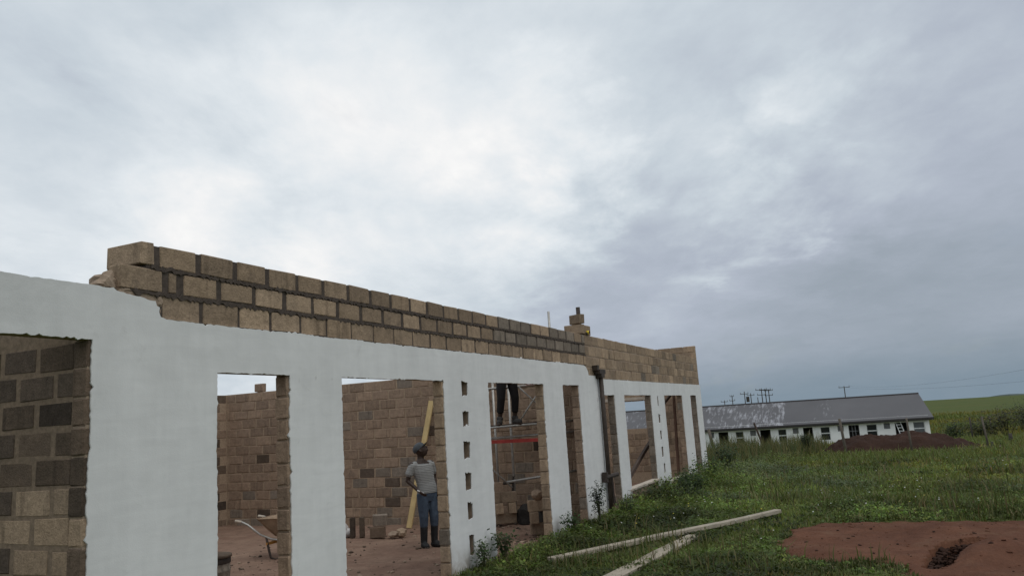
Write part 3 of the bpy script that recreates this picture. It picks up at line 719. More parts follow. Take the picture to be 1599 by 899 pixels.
# scaffold in front of the cross wall
SC = empty('scaffold', (13.1, 1.0, zf(13.1, 1.0)), 'tubular steel scaffold with red beam and plank deck inside the third opening', 'scaffold')
sz = zf(13.1, 1.0); TR = .022
stands = [(12.95, 1.22, 2.55), (13.92, 1.55, 2.55), (13.35, -.0+.42, 2.5), (13.90, .55, 3.68)]
stands = [(13.74, 1.41, 2.40), (13.95, 1.85, 2.40), (12.70, 1.95, 2.4), (13.88, .52, 3.66)]
for (x_, y_, zt_) in stands:
    m = MB(); m.tube([(x_, y_, zf(x_, y_)), (x_, y_, zt_)], TR+.003, 8); m.smooth = True; m.build('standard', M_STEEL, SC)
for a, b in (((12.4, 2.2, 2.20), (13.9, .35, 2.27)), ((12.6, 1.95, 1.50), (14.12, .22, 1.55)), ((13.0, 2.2, 1.30), (14.14, .22, 1.345)), ((13.4, 1.4, .50), (14.12, .25, .62)), ((13.4, 2.4, 1.50), (14.1, .6, 1.545))):
    m = MB(); m.tube([a, b], TR, 8); m.smooth = True; m.build('ledger', M_STEEL, SC)
for a, b in (((13.25, .98, 2.24), (13.62, .42, 1.56)), ((13.50, .62, 2.2), (13.2, 1.0, 1.56)), ((12.72, 1.95, 1.30), (13.2, 1.2, .42)), ((12.75, 1.75, 2.15), (12.6, 1.85, 1.5))):
    m = MB(); m.tube([a, b], .014, 8); m.smooth = True; m.build('brace', M_STEEL, SC)
for a, b in (((13.2, 2.15, .42), (13.72, 1.43, .47)), ((13.72, 1.44, .30), (13.74, 1.41, .58))):
    m = MB(); m.tube([a, b], .026, 8); m.build('brace', M_RUST, SC)
m = MB(); m.bar((12.75, 1.92, 1.27), (13.9, .40, 1.23), .07, .062); m.build('red_beam', M_REDBEAM, SC)
m = MB(); m.bar((13.25, .80, 2.29), (13.95, .15, 2.30), .10, .07); m.build('red_beam', M_REDBEAM, SC)
m = MB(); m.bar((12.9, 2.1, 1.525), (14.0, .62, 1.56), .24, .04); m.build('deck_plank', M_DARKWOOD, SC)
# pole behind the block stack
m = MB(); m.tube([(14.98, .30, 2.3), (14.98, .30, 3.83)], .045, 10); m.smooth = True
o = m.build('steel_pole', M_RUST, loc=(14.98, .30, 2.3)); meta(o, 'dark round pole rising behind the blocks stacked on the wall top', 'pole')

# rubble on the floor (nobody could count it)
m = MB()
for i in range(560):
    if i < 330: x_, y_ = rnd.uniform(8.6, 13.8), rnd.uniform(.3, 6)
    elif i < 430: x_, y_ = 13.2+rnd.gauss(0, .5), 1.1+rnd.gauss(0, .5)
    elif i < 480: x_, y_ = 11.9+rnd.gauss(0, .3), .35+rnd.gauss(0, .25)
    else: x_, y_ = rnd.uniform(7.5, 10.5), rnd.uniform(2.5, 4.5)
    if not (4 < x_ < 14.1 and .2 < y_ < 9): continue
    r_ = rnd.choice([.008, .010, .012, .016, .02, .03]); m.blob((x_, y_, zf(x_, y_)+r_*.3), r_, i, .3, 1, rnd.choice([0, 0, 1, 2]), (rnd.uniform(.8, 1.6), rnd.uniform(.8, 1.4), .65))
m.build('rubble', [M_BLOCK_BROWN, M_MORT, M_BLOCK_DARK], kind='stuff')
# ------------------------------------------------------------------ people
M_SKIN = simple('dark_skin', (.045, .026, .018), .55, .15, 20, spec=.4)
M_DENIM = simple('blue_denim', (.060, .080, .112), .9, .35, 14, bump=.3)
M_BLACKCLOTH = simple('black_cloth', (.016, .014, .014), .9, .25, 14)
M_CAP = simple('dark_grey_cap', (.075, .082, .09), .85, .3, 16)
M_BOOT = simple('muddy_boot', (.10, .09, .075), .85, .45, 14)
M_GUM = simple('black_boot', (.022, .021, .022), .7, .35, 10)
def stripes():
    m_, t_ = new_mat('striped_shirt'); tc = t_.n('ShaderNodeTexCoord').outputs['Object']
    n_ = t_.noise(tc, 9, 3, .5); z = t_.n('ShaderNodeSeparateXYZ', ins={0: tc}).outputs[2]
    w = t_.math('SINE', t_.math('MULTIPLY', t_.math('ADD', z, t_.math('MULTIPLY', n_, .035)), 2*math.pi/.026))
    c = t_.mix(t_.mr(w, -.25, .25), (.37, .365, .35), (.22, .22, .217))
    finish(t_, c, .9, t_.noise(tc, 14, 3, .6), .5, .02); return m_
M_STRIPE = stripes()
def remeshed(name, m_, mat, vox, parent=None, loc=(0, 0, 0), smooth_it=4):
    me = m_.mesh(name, mat); o = bpy.data.objects.new(name, me); COL.objects.link(o)
    r_ = o.modifiers.new('r', 'REMESH'); r_.mode = 'VOXEL'; r_.voxel_size = vox; r_.use_smooth_shade = True
    s_ = o.modifiers.new('s', 'SMOOTH'); s_.iterations = smooth_it; s_.factor = .5
    dg = bpy.context.evaluated_depsgraph_get(); me2 = bpy.data.meshes.new_from_object(o.evaluated_get(dg))
    bpy.data.objects.remove(o); me2.name = name
    me2.materials.clear(); me2.materials.append(mat); me2.polygons.foreach_set('material_index', [0]*len(me2.polygons))
    me2.transform(Matrix.Translation(-Vector(loc)))
    o = bpy.data.objects.new(name, me2); link(o, parent, loc); return o
class Fig:
    """frame: right, forward, up measured from a foot point"""
    def __init__(s, base, fwd):
        s.b = Vector(base); s.f = Vector((*fwd, 0)).normalized(); s.r = Vector((s.f.y, -s.f.x, 0))
    def __call__(s, r, f, z): return s.b + s.r*r + s.f*f + Vector((0, 0, z))
def ell(m_, F, rings, n=16):
    """rings: (r, f, z, half width, half depth) in the figure's frame"""
    vs = []
    for (r, f, z, a, b) in rings:
        for j in range(n):
            q_ = 2*math.pi*j/n; vs.append(F(r+a*math.cos(q_), f+b*math.sin(q_), z))
    k = len(rings)
    m_.add(vs, [(i*n+j, i*n+(j+1) % n, (i+1)*n+(j+1) % n, (i+1)*n+j) for i in range(k-1) for j in range(n)] + [tuple(range(n)), tuple((k-1)*n+j for j in range(n))])
def limb(m_, F, pts, rad, n=10):
    P = [F(*p) for p in pts]; a = P[0]-(P[1]-P[0]).normalized()*rad[0]*.6; b = P[-1]+(P[-1]-P[-2]).normalized()*rad[-1]*.6
    m_.tube([a]+P+[b], [rad[0]*.55]+list(rad)+[rad[-1]*.55], n)
def person(base, fwd, label, P, hat=None):
    F = Fig(base, fwd); loc = Vector(base)
    m_ = MB()
    # torso, neck, limbs
    pr, pf_ = P['pelvis'][:2]; cr_, cf_ = P['chest'][:2]; nr, nf = P['neck'][:2]; pz, cz, nz = P['pelvis'][2], P['chest'][2], P['neck'][2]
    ell(m_, F, [(pr, pf_, pz-.09, .11, .09), (pr, pf_, pz, .155, .105), (pr*.6+cr_*.4, pf_*.6+cf_*.4, pz*.6+cz*.4, .135, .095), (cr_, cf_, cz, .165, .11), (cr_*.4+nr*.6, cf_*.4+nf*.6, cz*.35+nz*.65, .15, .085), (nr, nf, nz, .06, .06)])
    hd = P['head']; H0 = F(*hd)
    limb(m_, F, [(nr, nf-.01, nz-.05), (nr*.5+hd[0]*.5, nf*.5+hd[1]*.5-.015, nz*.5+hd[2]*.5-.02), (hd[0], hd[1]-.02, hd[2]-.03)], [.062, .055, .055])
    # head with its own axes
    hf = (F.f*P['look'][1] + F.r*P['look'][0] + Vector((0, 0, P['look'][2]))).normalized(); hr = hf.cross(Vector((0, 0, 1))).normalized(); hu = hr.cross(hf)
    hp = lambda a, b, c: H0 + hr*a + hf*b + hu*c
    bm = bmesh.new(); bmesh.ops.create_icosphere(bm, subdivisions=3, radius=1); vs = []
    for w in bm.verts:
        x, y, z = w.co; sx2 = .075*(1-.20*max(0, -z)); yy = y*.097
        if z < -.2 and y > 0: yy += .008*min(1, (-z-.2)*2)
        vs.append(hp(x*sx2, yy, z*.118))
    bm.verts.index_update(); fs = [[w.index for w in f.verts] for f in bm.faces]; bm.free(); m_.add(vs, fs)
    m_.tube([hp(0, .088, .02), hp(0, .108, -.012), hp(0, .112, -.028), hp(0, .095, -.04)], [.009, .013, .017, .012], 8)
    for s_ in (-1, 1):
        m_.tube([hp(s_*.073, -.005, .022), hp(s_*.082, -.012, .0), hp(s_*.074, -.002, -.03)], [.012, .016, .010], 8)
        m_.tube([hp(s_*.012, .090, .030), hp(s_*.045, .082, .032)], [.010, .009], 6)
    m_.tube([hp(-.024, .088, -.062), hp(0, .096, -.060), hp(.024, .088, -.062)], [.007, .010, .007], 6)
    m_.tube([hp(-.022, .087, -.074), hp(0, .094, -.075), hp(.022, .087, -.074)], [.007, .010, .007], 6)
    for key in ('armR', 'armL'):
        a = P[key]; limb(m_, F, a[:3], [.052, .041, .029])
        w = F(*a[2]); d = (w-F(*a[1])).normalized(); tow = F.r if key == 'armL' else -F.r
        pn = (F.f*.4 + tow*.9); pn = (pn-d*pn.dot(d)).normalized(); sd_ = d.cross(pn).normalized()
        pc = w + d*.05
        m_.tube([w-d*.01, pc-d*.01, pc+d*.04], [.028, .040, .036], 10, up=tuple(pn), flat=.5)
        for i_, (o_, l_) in enumerate(((-.030, .066), (-.010, .078), (.011, .073), (.030, .058))):
            b0 = pc + d*.035 + sd_*o_; b1 = b0 + d*l_*.5 + pn*.008; b2 = b1 + d*l_*.30 + pn*l_*.28; b3 = b2 + d*l_*.08 + pn*l_*.24
            m_.tube([b0-d*.01, b0, b1, b2, b3], [.008, .0095, .009, .0085, .006], 8)
        m_.tube([w+d*.02-sd_*.028, w+d*.05-sd_*.046+pn*.012, w+d*.085-sd_*.048+pn*.03], [.011, .011, .007], 8)
    for key in ('legR', 'legL'):
        a = P[key]; limb(m_, F, a[:3], [.082, .058, .040])
        an = F(*a[2]); toe = F(*a[3]); limb(m_, Fig((0, 0, 0), (0, 1)), [(an.x, an.y, an.z-.02)]+[(an.x*.6+toe.x*.4, an.y*.6+toe.y*.4, toe.z+.035), (toe.x, toe.y, toe.z+.015)], [.040, .042, .03])
    body = remeshed('person', m_, M_SKIN, .0085, None, loc, 3); meta(body, label, 'person')
    # shirt
    m_ = MB(); g = P.get('shirtm', M_STRIPE)
    ell(m_, F, [(pr, pf_, pz-.03, .178, .128), (pr, pf_, pz+.08, .172, .122), (pr*.6+cr_*.4, pf_*.6+cf_*.4, pz*.5+cz*.5, .166, .118), (cr_, cf_, cz, .190, .128), (cr_*.5+nr*.5, cf_*.5+nf*.5, cz*.45+nz*.55, .185, .105), (nr*.85+cr_*.15, nf-.005, nz-.062, .118, .078), (nr, nf-.005, nz-.04, .088, .070)])
    for key in ('armR', 'armL'):
        a = P[key]; e = [a[0][i]*(1-.62)+a[1][i]*.62 for i in range(3)]
        full = P.get('sleeves') == 'long'
        c0 = [cr_*.35+a[0][0]*.65, cf_*.35+a[0][1]*.65, a[0][2]-.015]
        a0_ = (a[0][0]*.96, a[0][1], a[0][2]-.025); limb(m_, F, [c0, a0_, e] + ([a[1], a[2]] if full else []), [.062, .068, .070] + ([.055, .042] if full else []))
    ts = remeshed('shirt', m_, g, .010, body, loc, 3)
    # trousers
    m_ = MB()
    ell(m_, F, [(pr, pf_, pz-.16, .12, .10), (pr, pf_, pz-.06, .168, .118), (pr, pf_, pz+.04, .160, .114), (pr, pf_, pz+.07, .158, .112)])
    for key in ('legR', 'legL'):
        a = P[key]; q_ = P.get('hem', .88); an = [a[1][i]*(1-q_)+a[2][i]*q_ for i in range(3)]
        hip = [a[0][0], a[0][1], a[0][2]]; md = [a[0][i]*.5+a[1][i]*.5 for i in range(3)]; cl = [a[1][i]*.6+an[i]*.4 for i in range(3)]
        limb(m_, F, [hip, md, a[1], cl, an], [.098, .093, .076, .072, .066])
    remeshed('trousers', m_, P.get('trm', M_DENIM), .010, body, loc, 3)
    for key in ('legR', 'legL'):
        a = P[key]; an = F(*a[2]); toe = F(*a[3]); d = Vector((toe.x-an.x, toe.y-an.y, 0)).normalized(); m_ = MB(); zt_ = toe.z
        q_ = P.get('boot', .3); k = a[1]; top = [k[i]*q_+a[2][i]*(1-q_) for i in range(3)]
        limb(m_, F, [top, (a[2][0], a[2][1], a[2][2])], [.064, .056])
        o_ = Fig((0, 0, 0), (0, 1)); c_ = lambda s_, z: (an.x+d.x*s_, an.y+d.y*s_, zt_+z)
        limb(m_, o_, [c_(-.035, .05), c_(.06, .055), c_(.15, .045)], [.052, .056, .048])
        m_.v = [(x, y, max(z, zt_+.002)) for x, y, z in m_.v]
        remeshed('boot', m_, P.get('bootm', M_GUM), .008, body, loc, 3)
    if hat:
        m_ = MB(); n_ = 18; rings = []
        for (z, sc) in ((.028, 1.05), (.06, 1.06), (.09, .96), (.115, .72), (.13, .36), (.134, .05)):
            rings += [hp(math.cos(2*math.pi*j/n_)*.083*sc, math.sin(2*math.pi*j/n_)*.104*sc-.004, z) for j in range(n_)]
        m_.add(rings, [(i*n_+j, i*n_+(j+1) % n_, (i+1)*n_+(j+1) % n_, (i+1)*n_+j) for i in range(5) for j in range(n_)]); m_.smooth = True
        cp = m_.build('cap', M_CAP, body, loc)
        m_ = MB(); vs = []
        for i_ in range(5):
            for j in range(9):
                x = (j-4)/4; dd = .09+.075*i_/4*(1-.35*x*x)
                vs += [hp(x*.078*(1-.12*i_/4), dd*math.sqrt(max(0, 1-.35*x*x)), .036-.016*x*x-.010*i_/4+zz) for zz in (0, .006)]
        fs = []
        for i_ in range(4):
            for j in range(8):
                q_ = (i_*9+j)*2; w_ = q_+18; fs += [(q_, q_+2, w_+2, w_), (q_+1, w_+1, w_+3, q_+3)]
        rim_ = [(4*9+j)*2 for j in range(9)]; fs += [(a, b, b+1, a+1) for a, b in zip(rim_[:-1], rim_[1:])]
        m_.add(vs, fs); m_.smooth = True; m_.build('cap_brim', M_BLACKCLOTH, cp, loc)
    return body, F
gz = zf(11.4, 1.8)
P1 = dict(pelvis=(.0, .0, .90), chest=(.05, -.02, 1.22), neck=(.08, -.015, 1.42), head=(.085, .0, 1.565), look=(-.66, .50, .72),
          armR=[(.255, -.02, 1.355), (.315, -.07, 1.09), (.215, .10, .93)], armL=[(-.115, -.03, 1.355), (-.19, -.08, 1.10), (-.17, .05, .90)],
          legR=[(.09, 0, .86), (.10, .035, .49), (.085, -.02, .095), (.12, .15, 0)], legL=[(-.085, 0, .86), (-.085, .05, .49), (-.10, -.0, .095), (-.15, .16, 0)],
          trm=M_DENIM, hem=.35, boot=.62, bootm=M_GUM)
man, F1 = person((11.33, 1.88, gz), (-.475, -.86), 'man in striped t-shirt, jeans and dark cap standing inside, looking up', P1, hat=True)
w_ = F1(.215, .10, .93)
m = MB(); a_ = F1(.20, .135, .91); m.bar(a_+Vector((0, 0, .03))-F1.r*(-.05), a_-Vector((0, 0, .02))-F1.r*.05, .035, .02)
o = m.build('white_tag', simple('white_plastic', (.75, .75, .74), .5, .05), loc=a_); meta(o, 'small white object held in the right hand of the capped man', 'object')
sy = (13.0, 1.10, 1.550)
P2 = dict(pelvis=(0, .0, .90), chest=(.0, .10, 1.20), neck=(0, .19, 1.38), head=(.0, .25, 1.50), look=(.1, .9, -.35),
          armR=[(.19, .15, 1.32), (.26, .30, 1.10), (.20, .52, 1.12)], armL=[(-.19, .15, 1.32), (-.26, .30, 1.10), (-.16, .52, 1.12)],
          legR=[(.10, 0, .86), (.15, .05, .48), (.17, -.02, .095), (.27, .14, 0)], legL=[(-.10, 0, .86), (-.13, .06, .48), (-.13, -.0, .095), (-.17, .16, 0)],
          shirtm=M_BLACKCLOTH, sleeves='long', trm=M_BLACKCLOTH, hem=.62, boot=.10, bootm=simple('worn_shoe', (.05, .045, .042), .8, .4, 12))
person(sy, (-.62, -.78), 'worker in black trousers standing on the scaffold deck behind the third opening', P2)

# ------------------------------------------------------------------ white house
HA = Vector((80.17, -9.17)); HU = Vector((-.1664, .9861)); HN = Vector((-.9861, -.1664))
HG = -2.95
def hw(u, o_, z): p = HA + HU*u + HN*o_; return Vector((p.x, p.y, z))
HS = empty('white_house', hw(15, 0, HG), 'long low white house with grey roof beyond the grass, seen behind the soil heap', 'house')
def hbox(m_, u0, u1, o0_, o1, z0, z1, mi=0):
    vs = [hw(u, o_, z) for u in (u0, u1) for o_ in (o0_, o1) for z in (z0, z1)]
    m_.add(vs, [(0, 1, 3, 2), (4, 6, 7, 5), (0, 4, 5, 1), (2, 3, 7, 6), (0, 2, 6, 4), (1, 5, 7, 3)], mi)
M_HWALL = simple('white_wall_paint', (.84, .83, .81), .85, .12, .8)
M_GLASS = simple('dark_glass', (.02, .022, .025), .12, .1, 4, spec=.6, bump=.0)
M_GLASSG = simple('dusty_glass', (.10, .105, .11), .35, .2, 3, spec=.5, bump=.0)
M_FRAME = simple('white_frame', (.7, .7, .69), .6, .05)
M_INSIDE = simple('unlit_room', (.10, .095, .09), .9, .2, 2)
M_VENT = simple('grey_vent', (.20, .20, .205), .9, .3, 6)
M_FASCIA = simple('dark_fascia', (.05, .045, .045), .8, .2)
def roof_mat():
    m_, t_ = new_mat('peeling_grey_roof'); pos = t_.n('ShaderNodeNewGeometry').outputs['Position']; y = t_.n('ShaderNodeSeparateXYZ', ins={0: pos}).outputs[1]
    st = t_.n('ShaderNodeMapping', ins={0: pos, 'Scale': (1.0, 5.5, 1.5)}).outputs[0]
    n1 = t_.noise(st, .8, 6, .7, .3); n2 = t_.noise(pos, .75, 5, .6); n3 = t_.noise(pos, .25, 4, .6)
    amt = t_.math('MULTIPLY', t_.mr(y, 2.85, 3.15), t_.mr(y, 11.5, 3.0, .62, 1.0))
    amt2 = t_.math('MULTIPLY', t_.mr(y, -2.6, -1.2), t_.mr(y, 1.6, -.6)); amt = t_.math('MAXIMUM', amt, t_.math('MULTIPLY', amt2, .55))
    th = t_.math('ADD', t_.math('MULTIPLY', n1, .6), t_.math('MULTIPLY', n2, .4))
    f = t_.math('MULTIPLY', t_.mr(t_.math('ADD', th, t_.math('MULTIPLY', t_.math('SUBTRACT', amt, 1.0), .20)), .46, .60), t_.mr(amt, 0, .4))
    c = t_.mix(t_.mr(n3, .3, .7), (.098, .095, .10), (.120, .116, .122))
    c = t_.mix(f, c, (.37, .37, .395)); finish(t_, c, .7, n1, .1, .02); return m_
M_ROOF = roof_mat()
HL, HD, EZ, RZ = 31.2, 8.0, -.55, 1.62
cell = 3.86
hops = []
wins = [(.34, 1.29), (4.32, 5.22), (8.37, 9.21), (12.21, 12.98), (16.1, 16.86), (19.95, 20.75), (23.8, 24.6), (27.65, 28.45)]
doors = [(1.80, 2.81), (5.86, 6.76), (9.89, 10.73), (13.65, 14.59), (17.52, 18.43), (21.4, 22.3), (25.25, 26.15), (29.1, 30.0)]
vents = [(3.22, 3.75), (7.18, 7.70), (11.14, 11.65), (14.98, 15.50), (18.86, 19.33), (22.75, 23.25), (26.6, 27.1)]
DZ, WZ0, WZ1 = -.87, -2.14, -.89
ops = [(a, b, WZ0, WZ1) for a, b in wins] + [(a, b, -4, DZ) for a, b in doors] + [(a, b, -1.38, -.86) for a, b in vents]
m = MB(); cells(m, -.05, HL, -3.4, EZ+.22, ops, lambda a, b, z0, z1: hbox(m, a, b, -.2, 0, z0, z1))
hbox(m, -.05, HL, -HD, -HD+.2, -3.4, EZ+.2); hbox(m, -.05, .15, -HD+.203, -.203, -3.4, EZ+.2); hbox(m, HL-.2, HL, -HD+.203, -.203, -3.4, EZ+.2)
for uu in (-.05, HL-.2):      # gables
    m.add([hw(uu, -.1, EZ+.2), hw(uu, -HD+.1, EZ+.2), hw(uu, -HD/2, RZ-.12), hw(uu+.2, -.1, EZ+.2), hw(uu+.2, -HD+.1, EZ+.2), hw(uu+.2, -HD/2, RZ-.12)], [(0, 1, 2), (3, 5, 4), (0, 3, 4, 1), (1, 4, 5, 2), (2, 5, 3, 0)])
hwall = m.build('wall', M_HWALL, HS)
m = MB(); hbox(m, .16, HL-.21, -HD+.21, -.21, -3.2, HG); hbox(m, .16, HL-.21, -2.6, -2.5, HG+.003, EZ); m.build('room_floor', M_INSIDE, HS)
m = MB()
for sg in (1, -1):
    e0, r0 = (.42, -HD/2) if sg == 1 else (-HD-.42, -HD/2)
    vs = [hw(u, o_, z) for u in (-.38, HL+.4) for (o_, z) in ((e0, EZ+.0), (r0, RZ), (r0, RZ-.09), (e0, EZ-.09))]
    m.add(vs, [(0, 1, 2, 3), (4, 7, 6, 5), (0, 4, 5, 1), (3, 2, 6, 7), (0, 3, 7, 4), (1, 5, 6, 2)])
rf = m.build('roof', M_ROOF, HS)
m = MB(); m.tube([hw(-.38, -HD/2, RZ+.0), hw(HL+.4, -HD/2, RZ)], .09, 8); m.build('ridge_cap', M_FASCIA, rf)
m = MB(); hbox(m, -.39, HL+.41, .425, .455, EZ-.13, EZ+.015); hbox(m, -.38, HL+.4, .36, .41, EZ-.22, EZ-.095); m.build('fascia', M_FASCIA, rf)
for k, (a, b) in enumerate(wins):
    m = MB()
    for (u0, u1, za, zb) in ((a, a+.05, WZ0, WZ1), (b-.05, b, WZ0, WZ1), (a+.05, b-.05, WZ0, WZ0+.05), (a+.05, b-.05, WZ1-.05, WZ1), (a+.05, b-.05, -1.53, -1.44)): hbox(m, u0, u1, -.13, -.07, za, zb)
    wd = m.build('window', M_FRAME, HS)
    for za, zb in ((WZ0+.05, -1.53), (-1.44, WZ1-.05)):
        m = MB(); hbox(m, a+.05, b-.05, -.115, -.105, za, zb); m.build('pane', M_GLASSG if k == 0 else M_GLASS, wd)
    m = MB(); hbox(m, a-.06, b+.06, -.08, .04, WZ0-.07, WZ0-.003); m.build('sill', M_FRAME, wd)
for k, (a, b) in enumerate(vents):
    m = MB()
    for j in range(5): hbox(m, a+.01, b-.01, -.12, -.06, -1.37+j*.10, -1.37+j*.10+.075)
    m.build('vent', M_VENT, HS)
for k, (a, b) in enumerate(doors):
    m = MB()
    for (u0, u1, za, zb) in ((a, a+.05, HG, DZ), (b-.05, b, HG, DZ), (a+.05, b-.05, DZ-.05, DZ)): hbox(m, u0, u1, -.15, -.05, za, zb)
    df = m.build('door_frame', M_FASCIA, HS)
    if k == 1:
        m = MB(); hbox(m, a+.05, b-.05, -.12, -.07, HG+.02, -2.0); m.build('lower_door', M_FRAME, df)
        m = MB()
        for j in range(1, 3): u = a+.05+(b-a-.1)*j/3; hbox(m, u-.03, u+.03, -.11, -.08, -2.0, DZ-.05)
        hbox(m, a+.05, b-.05, -.105, -.085, -1.45, -1.40); m.build('glazing_bar', M_VENT, df)
# ladder in the right doorway
LD = empty('ladder', hw(2.3, .3, HG), 'pale wooden ladder leaning in the doorway near the right end of the house', 'ladder')
for s_ in (-.2, .2):
    m = MB(); m.bar(hw(2.10+s_, .55, HG+.02), hw(2.52+s_, -.05, DZ+.0), .07, .06, up=(0, 1, 0)); m.build('rail', M_FRAME, LD)
for k in range(7):
    f_ = (k+.7)/7.4; c_ = hw(2.10, .55, HG+.02).lerp(hw(2.52, -.05, DZ), f_); d_ = Vector((*HU, 0))
    m = MB(); m.bar(c_-d_*.2, c_+d_*.2, .05, .06); m.build('rung', M_FRAME, LD)
timber_thing('plank', hw(10.6, .5, HG), hw(10.15, -.06, -1.1), .16, .05, M_GREYWOOD, 'grey plank leaning in the house doorway left of the soil heap', 'plank', up=(0, 1, 0))
timber_thing('plank', hw(9.98, .6, HG), hw(10.55, -.06, -1.5), .12, .05, M_GREYWOOD, 'second grey plank crossing the first in the doorway left of the soil heap', 'plank', up=(0, 1, 0))

# ------------------------------------------------------------------ soil heap
m = MB(); nu, nv = 70, 22; vs = []
hc = np.array([(39.1, -2.45), (39.3, -3.0), (39.7, -4.0), (40.3, -5.2), (40.8, -6.3), (41.3, -7.2), (41.8, -8.0), (42.3, -9.0), (42.6, -10.2)])
hh = np.array([.30, .62, .92, .84, .94, .88, .58, .28, .02]); hwid = np.array([.9, 1.3, 1.7, 1.8, 1.9, 1.9, 1.7, 1.4, .9])
for i in range(nu):
    s_ = i/(nu-1)*8; c_ = np.array([np.interp(s_, range(9), hc[:, k]) for k in (0, 1)]); h_ = np.interp(s_, range(9), hh); w_ = np.interp(s_, range(9), hwid)
    for j in range(nv):
        t_ = -1+2*j/(nv-1); x, y = c_[0]+t_*w_*.97, c_[1]+t_*w_*.25
        e = max(0, 1-t_*t_)**.8
        if i == 0: e *= .3
        z = Hs(x, y)-.08+h_*e+(mnoise.noise(Vector((x*1.6, y*1.6, 0)))*.20+mnoise.noise(Vector((x*5, y*5, 3)))*.09)*e
        vs.append((x, y, z))
m.add(vs, [(i*nv+j, (i+1)*nv+j, (i+1)*nv+j+1, i*nv+j+1) for i in range(nu-1) for j in range(nv-1)])
o = m.build('soil_heap', M_HEAP, loc=(40.5, -5.5, Hs(40.5, -5.5))); meta(o, 'long dark red-brown heap of dug soil in front of the white house', 'soil heap')
m = MB()
for i in range(90):
    s_ = rnd.uniform(.3, 7.5); x = np.interp(s_, range(9), hc[:, 0])-rnd.uniform(1.3, 2.3); y = np.interp(s_, range(9), hc[:, 1])-rnd.uniform(0, .5)
    m.blob((x, y, Hs(x, y)+.03), rnd.choice([.05, .07, .1, .16]), i, .3, 1, rnd.choice([0, 0, 0, 1]), (1.3, 1.5, .7))
m.build('soil_clods', [M_HEAP, M_MORT], kind='stuff')

m = MB()
for i in range(420):
    x = rnd.uniform(9.2, 14.3); y = rnd.uniform(-8.5, -3.7)
    if not soil_mask(np.array([x]), np.array([y]))[0]: continue
    r_ = rnd.choice([.007, .009, .012, .012, .016, .022]); m.blob((x, y, Hs(x, y)+r_*.2), r_, i, .3, 1, 0 if rnd.random() < .25 else 1, (rnd.uniform(.8, 1.7), rnd.uniform(.8, 1.7), .6))
for i in range(620):  # dark clods added along the hole to stand in for its inner shade
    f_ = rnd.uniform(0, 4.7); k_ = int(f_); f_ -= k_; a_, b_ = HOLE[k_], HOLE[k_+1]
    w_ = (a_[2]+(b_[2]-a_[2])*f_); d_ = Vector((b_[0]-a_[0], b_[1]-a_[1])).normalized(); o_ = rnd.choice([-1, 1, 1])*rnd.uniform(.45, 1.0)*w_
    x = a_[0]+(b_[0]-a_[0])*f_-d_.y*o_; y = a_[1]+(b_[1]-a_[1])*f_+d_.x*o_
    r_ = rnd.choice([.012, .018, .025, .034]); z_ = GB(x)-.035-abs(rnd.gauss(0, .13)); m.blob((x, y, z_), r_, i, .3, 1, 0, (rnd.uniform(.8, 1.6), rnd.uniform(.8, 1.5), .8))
m.build('soil_clods', [M_HEAP, M_SOIL], kind='stuff')  # includes the added dark clods that stand in for the hole's shade

# ------------------------------------------------------------------ fence posts, poles, wires
M_POST = simple('grey_post', (.12, .10, .08), .9, .3, 8); M_POSTD = simple('dark_post', (.06, .052, .045), .9, .3, 8)
def post(x, y, h, r, mat, label, lean=(0, 0), group='posts of the old fence in the grass'):
    z = Hs(x, y); m_ = MB(); m_.tube([(x, y, z-.1), (x+lean[0]*.5, y+lean[1]*.5, z+h*.5), (x+lean[0], y+lean[1], z+h)], [r*1.1, r, r*.92], 9)
    m_.smooth = True; o_ = m_.build('fence_post', mat, loc=(x, y, z)); meta(o_, label, 'fence post', group)
post(38.0, -3.59, 1.66, .06, M_POST, 'thick grey fence post standing before the left half of the soil heap', (0, .12))
post(36.4, -6.15, 1.56, .042, M_POST, 'slim grey fence post standing before the right half of the soil heap', (0, .05))
post(57.2, -10.3, 1.6, .05, M_POSTD, 'far thin dark fence post right of the house, before the hedge', (0, 0))
post(38.6, -9.12, 1.47, .04, M_POST, 'thin leaning fence post at the right end of the soil heap', (0, .1))
post(38.5, -9.24, .40, .06, M_POSTD, 'short dark stump at the foot of the thin leaning post', (0, 0))
post(46.2, -10.93, .5, .09, M_POSTD, 'lone short dark stump at the right edge of the field', (0, 0))
post(95, -15.6, 1.7, .08, M_POST, 'pale distant fence post above the hedge at the right edge', (0, 0))
post(50.2, 4.46, 1.5, .10, M_POST, 'stout grey post just right of the unfinished building in tall grass', (0, .25))
timber_thing('leaning_stick', (45.0, .75, Hs(45, .75)+.1), (45.1, 1.2, Hs(45, .75)+1.7), .09, .09, M_DARKWOOD, 'dark stick slanting up out of the tall grass before a house window', 'stick')
def pole(x, y, ztop, arms, label, rad=.115, extra=None):
    zb = Hs(x, y)-.5; E_ = empty('power_pole', (x, y, zb), label, 'power pole', 'wooden power poles behind the white house')
    m_ = MB(); m_.tube([(x, y, zb), (x, y, ztop)], [rad*1.15, rad*.85], 8); m_.smooth = True; m_.build('pole_shaft', M_POSTD, E_)
    for (dz, L) in arms:
        m_ = MB(); m_.bar((x-.3-.1*L, y-L, ztop-dz), (x-.3+.1*L, y+L, ztop-dz), .12, .12); ca_ = m_.build('crossarm', M_POSTD, E_)
        for s_ in (-.92, 0, .92):
            m_ = MB(); m_.tube([(x-.3+.1*L*s_, y+L*s_, ztop-dz+.08), (x-.3+.1*L*s_, y+L*s_, ztop-dz+.38)], .07, 6); m_.build('insulator', M_VENT, ca_)
    if extra:
        m_ = MB(); m_.tube([(x-.5, y+extra, ztop-2.6), (x-.5, y+extra, ztop-1.3)], [.38, .38], 10); m_.build('transformer', M_POSTD, E_)
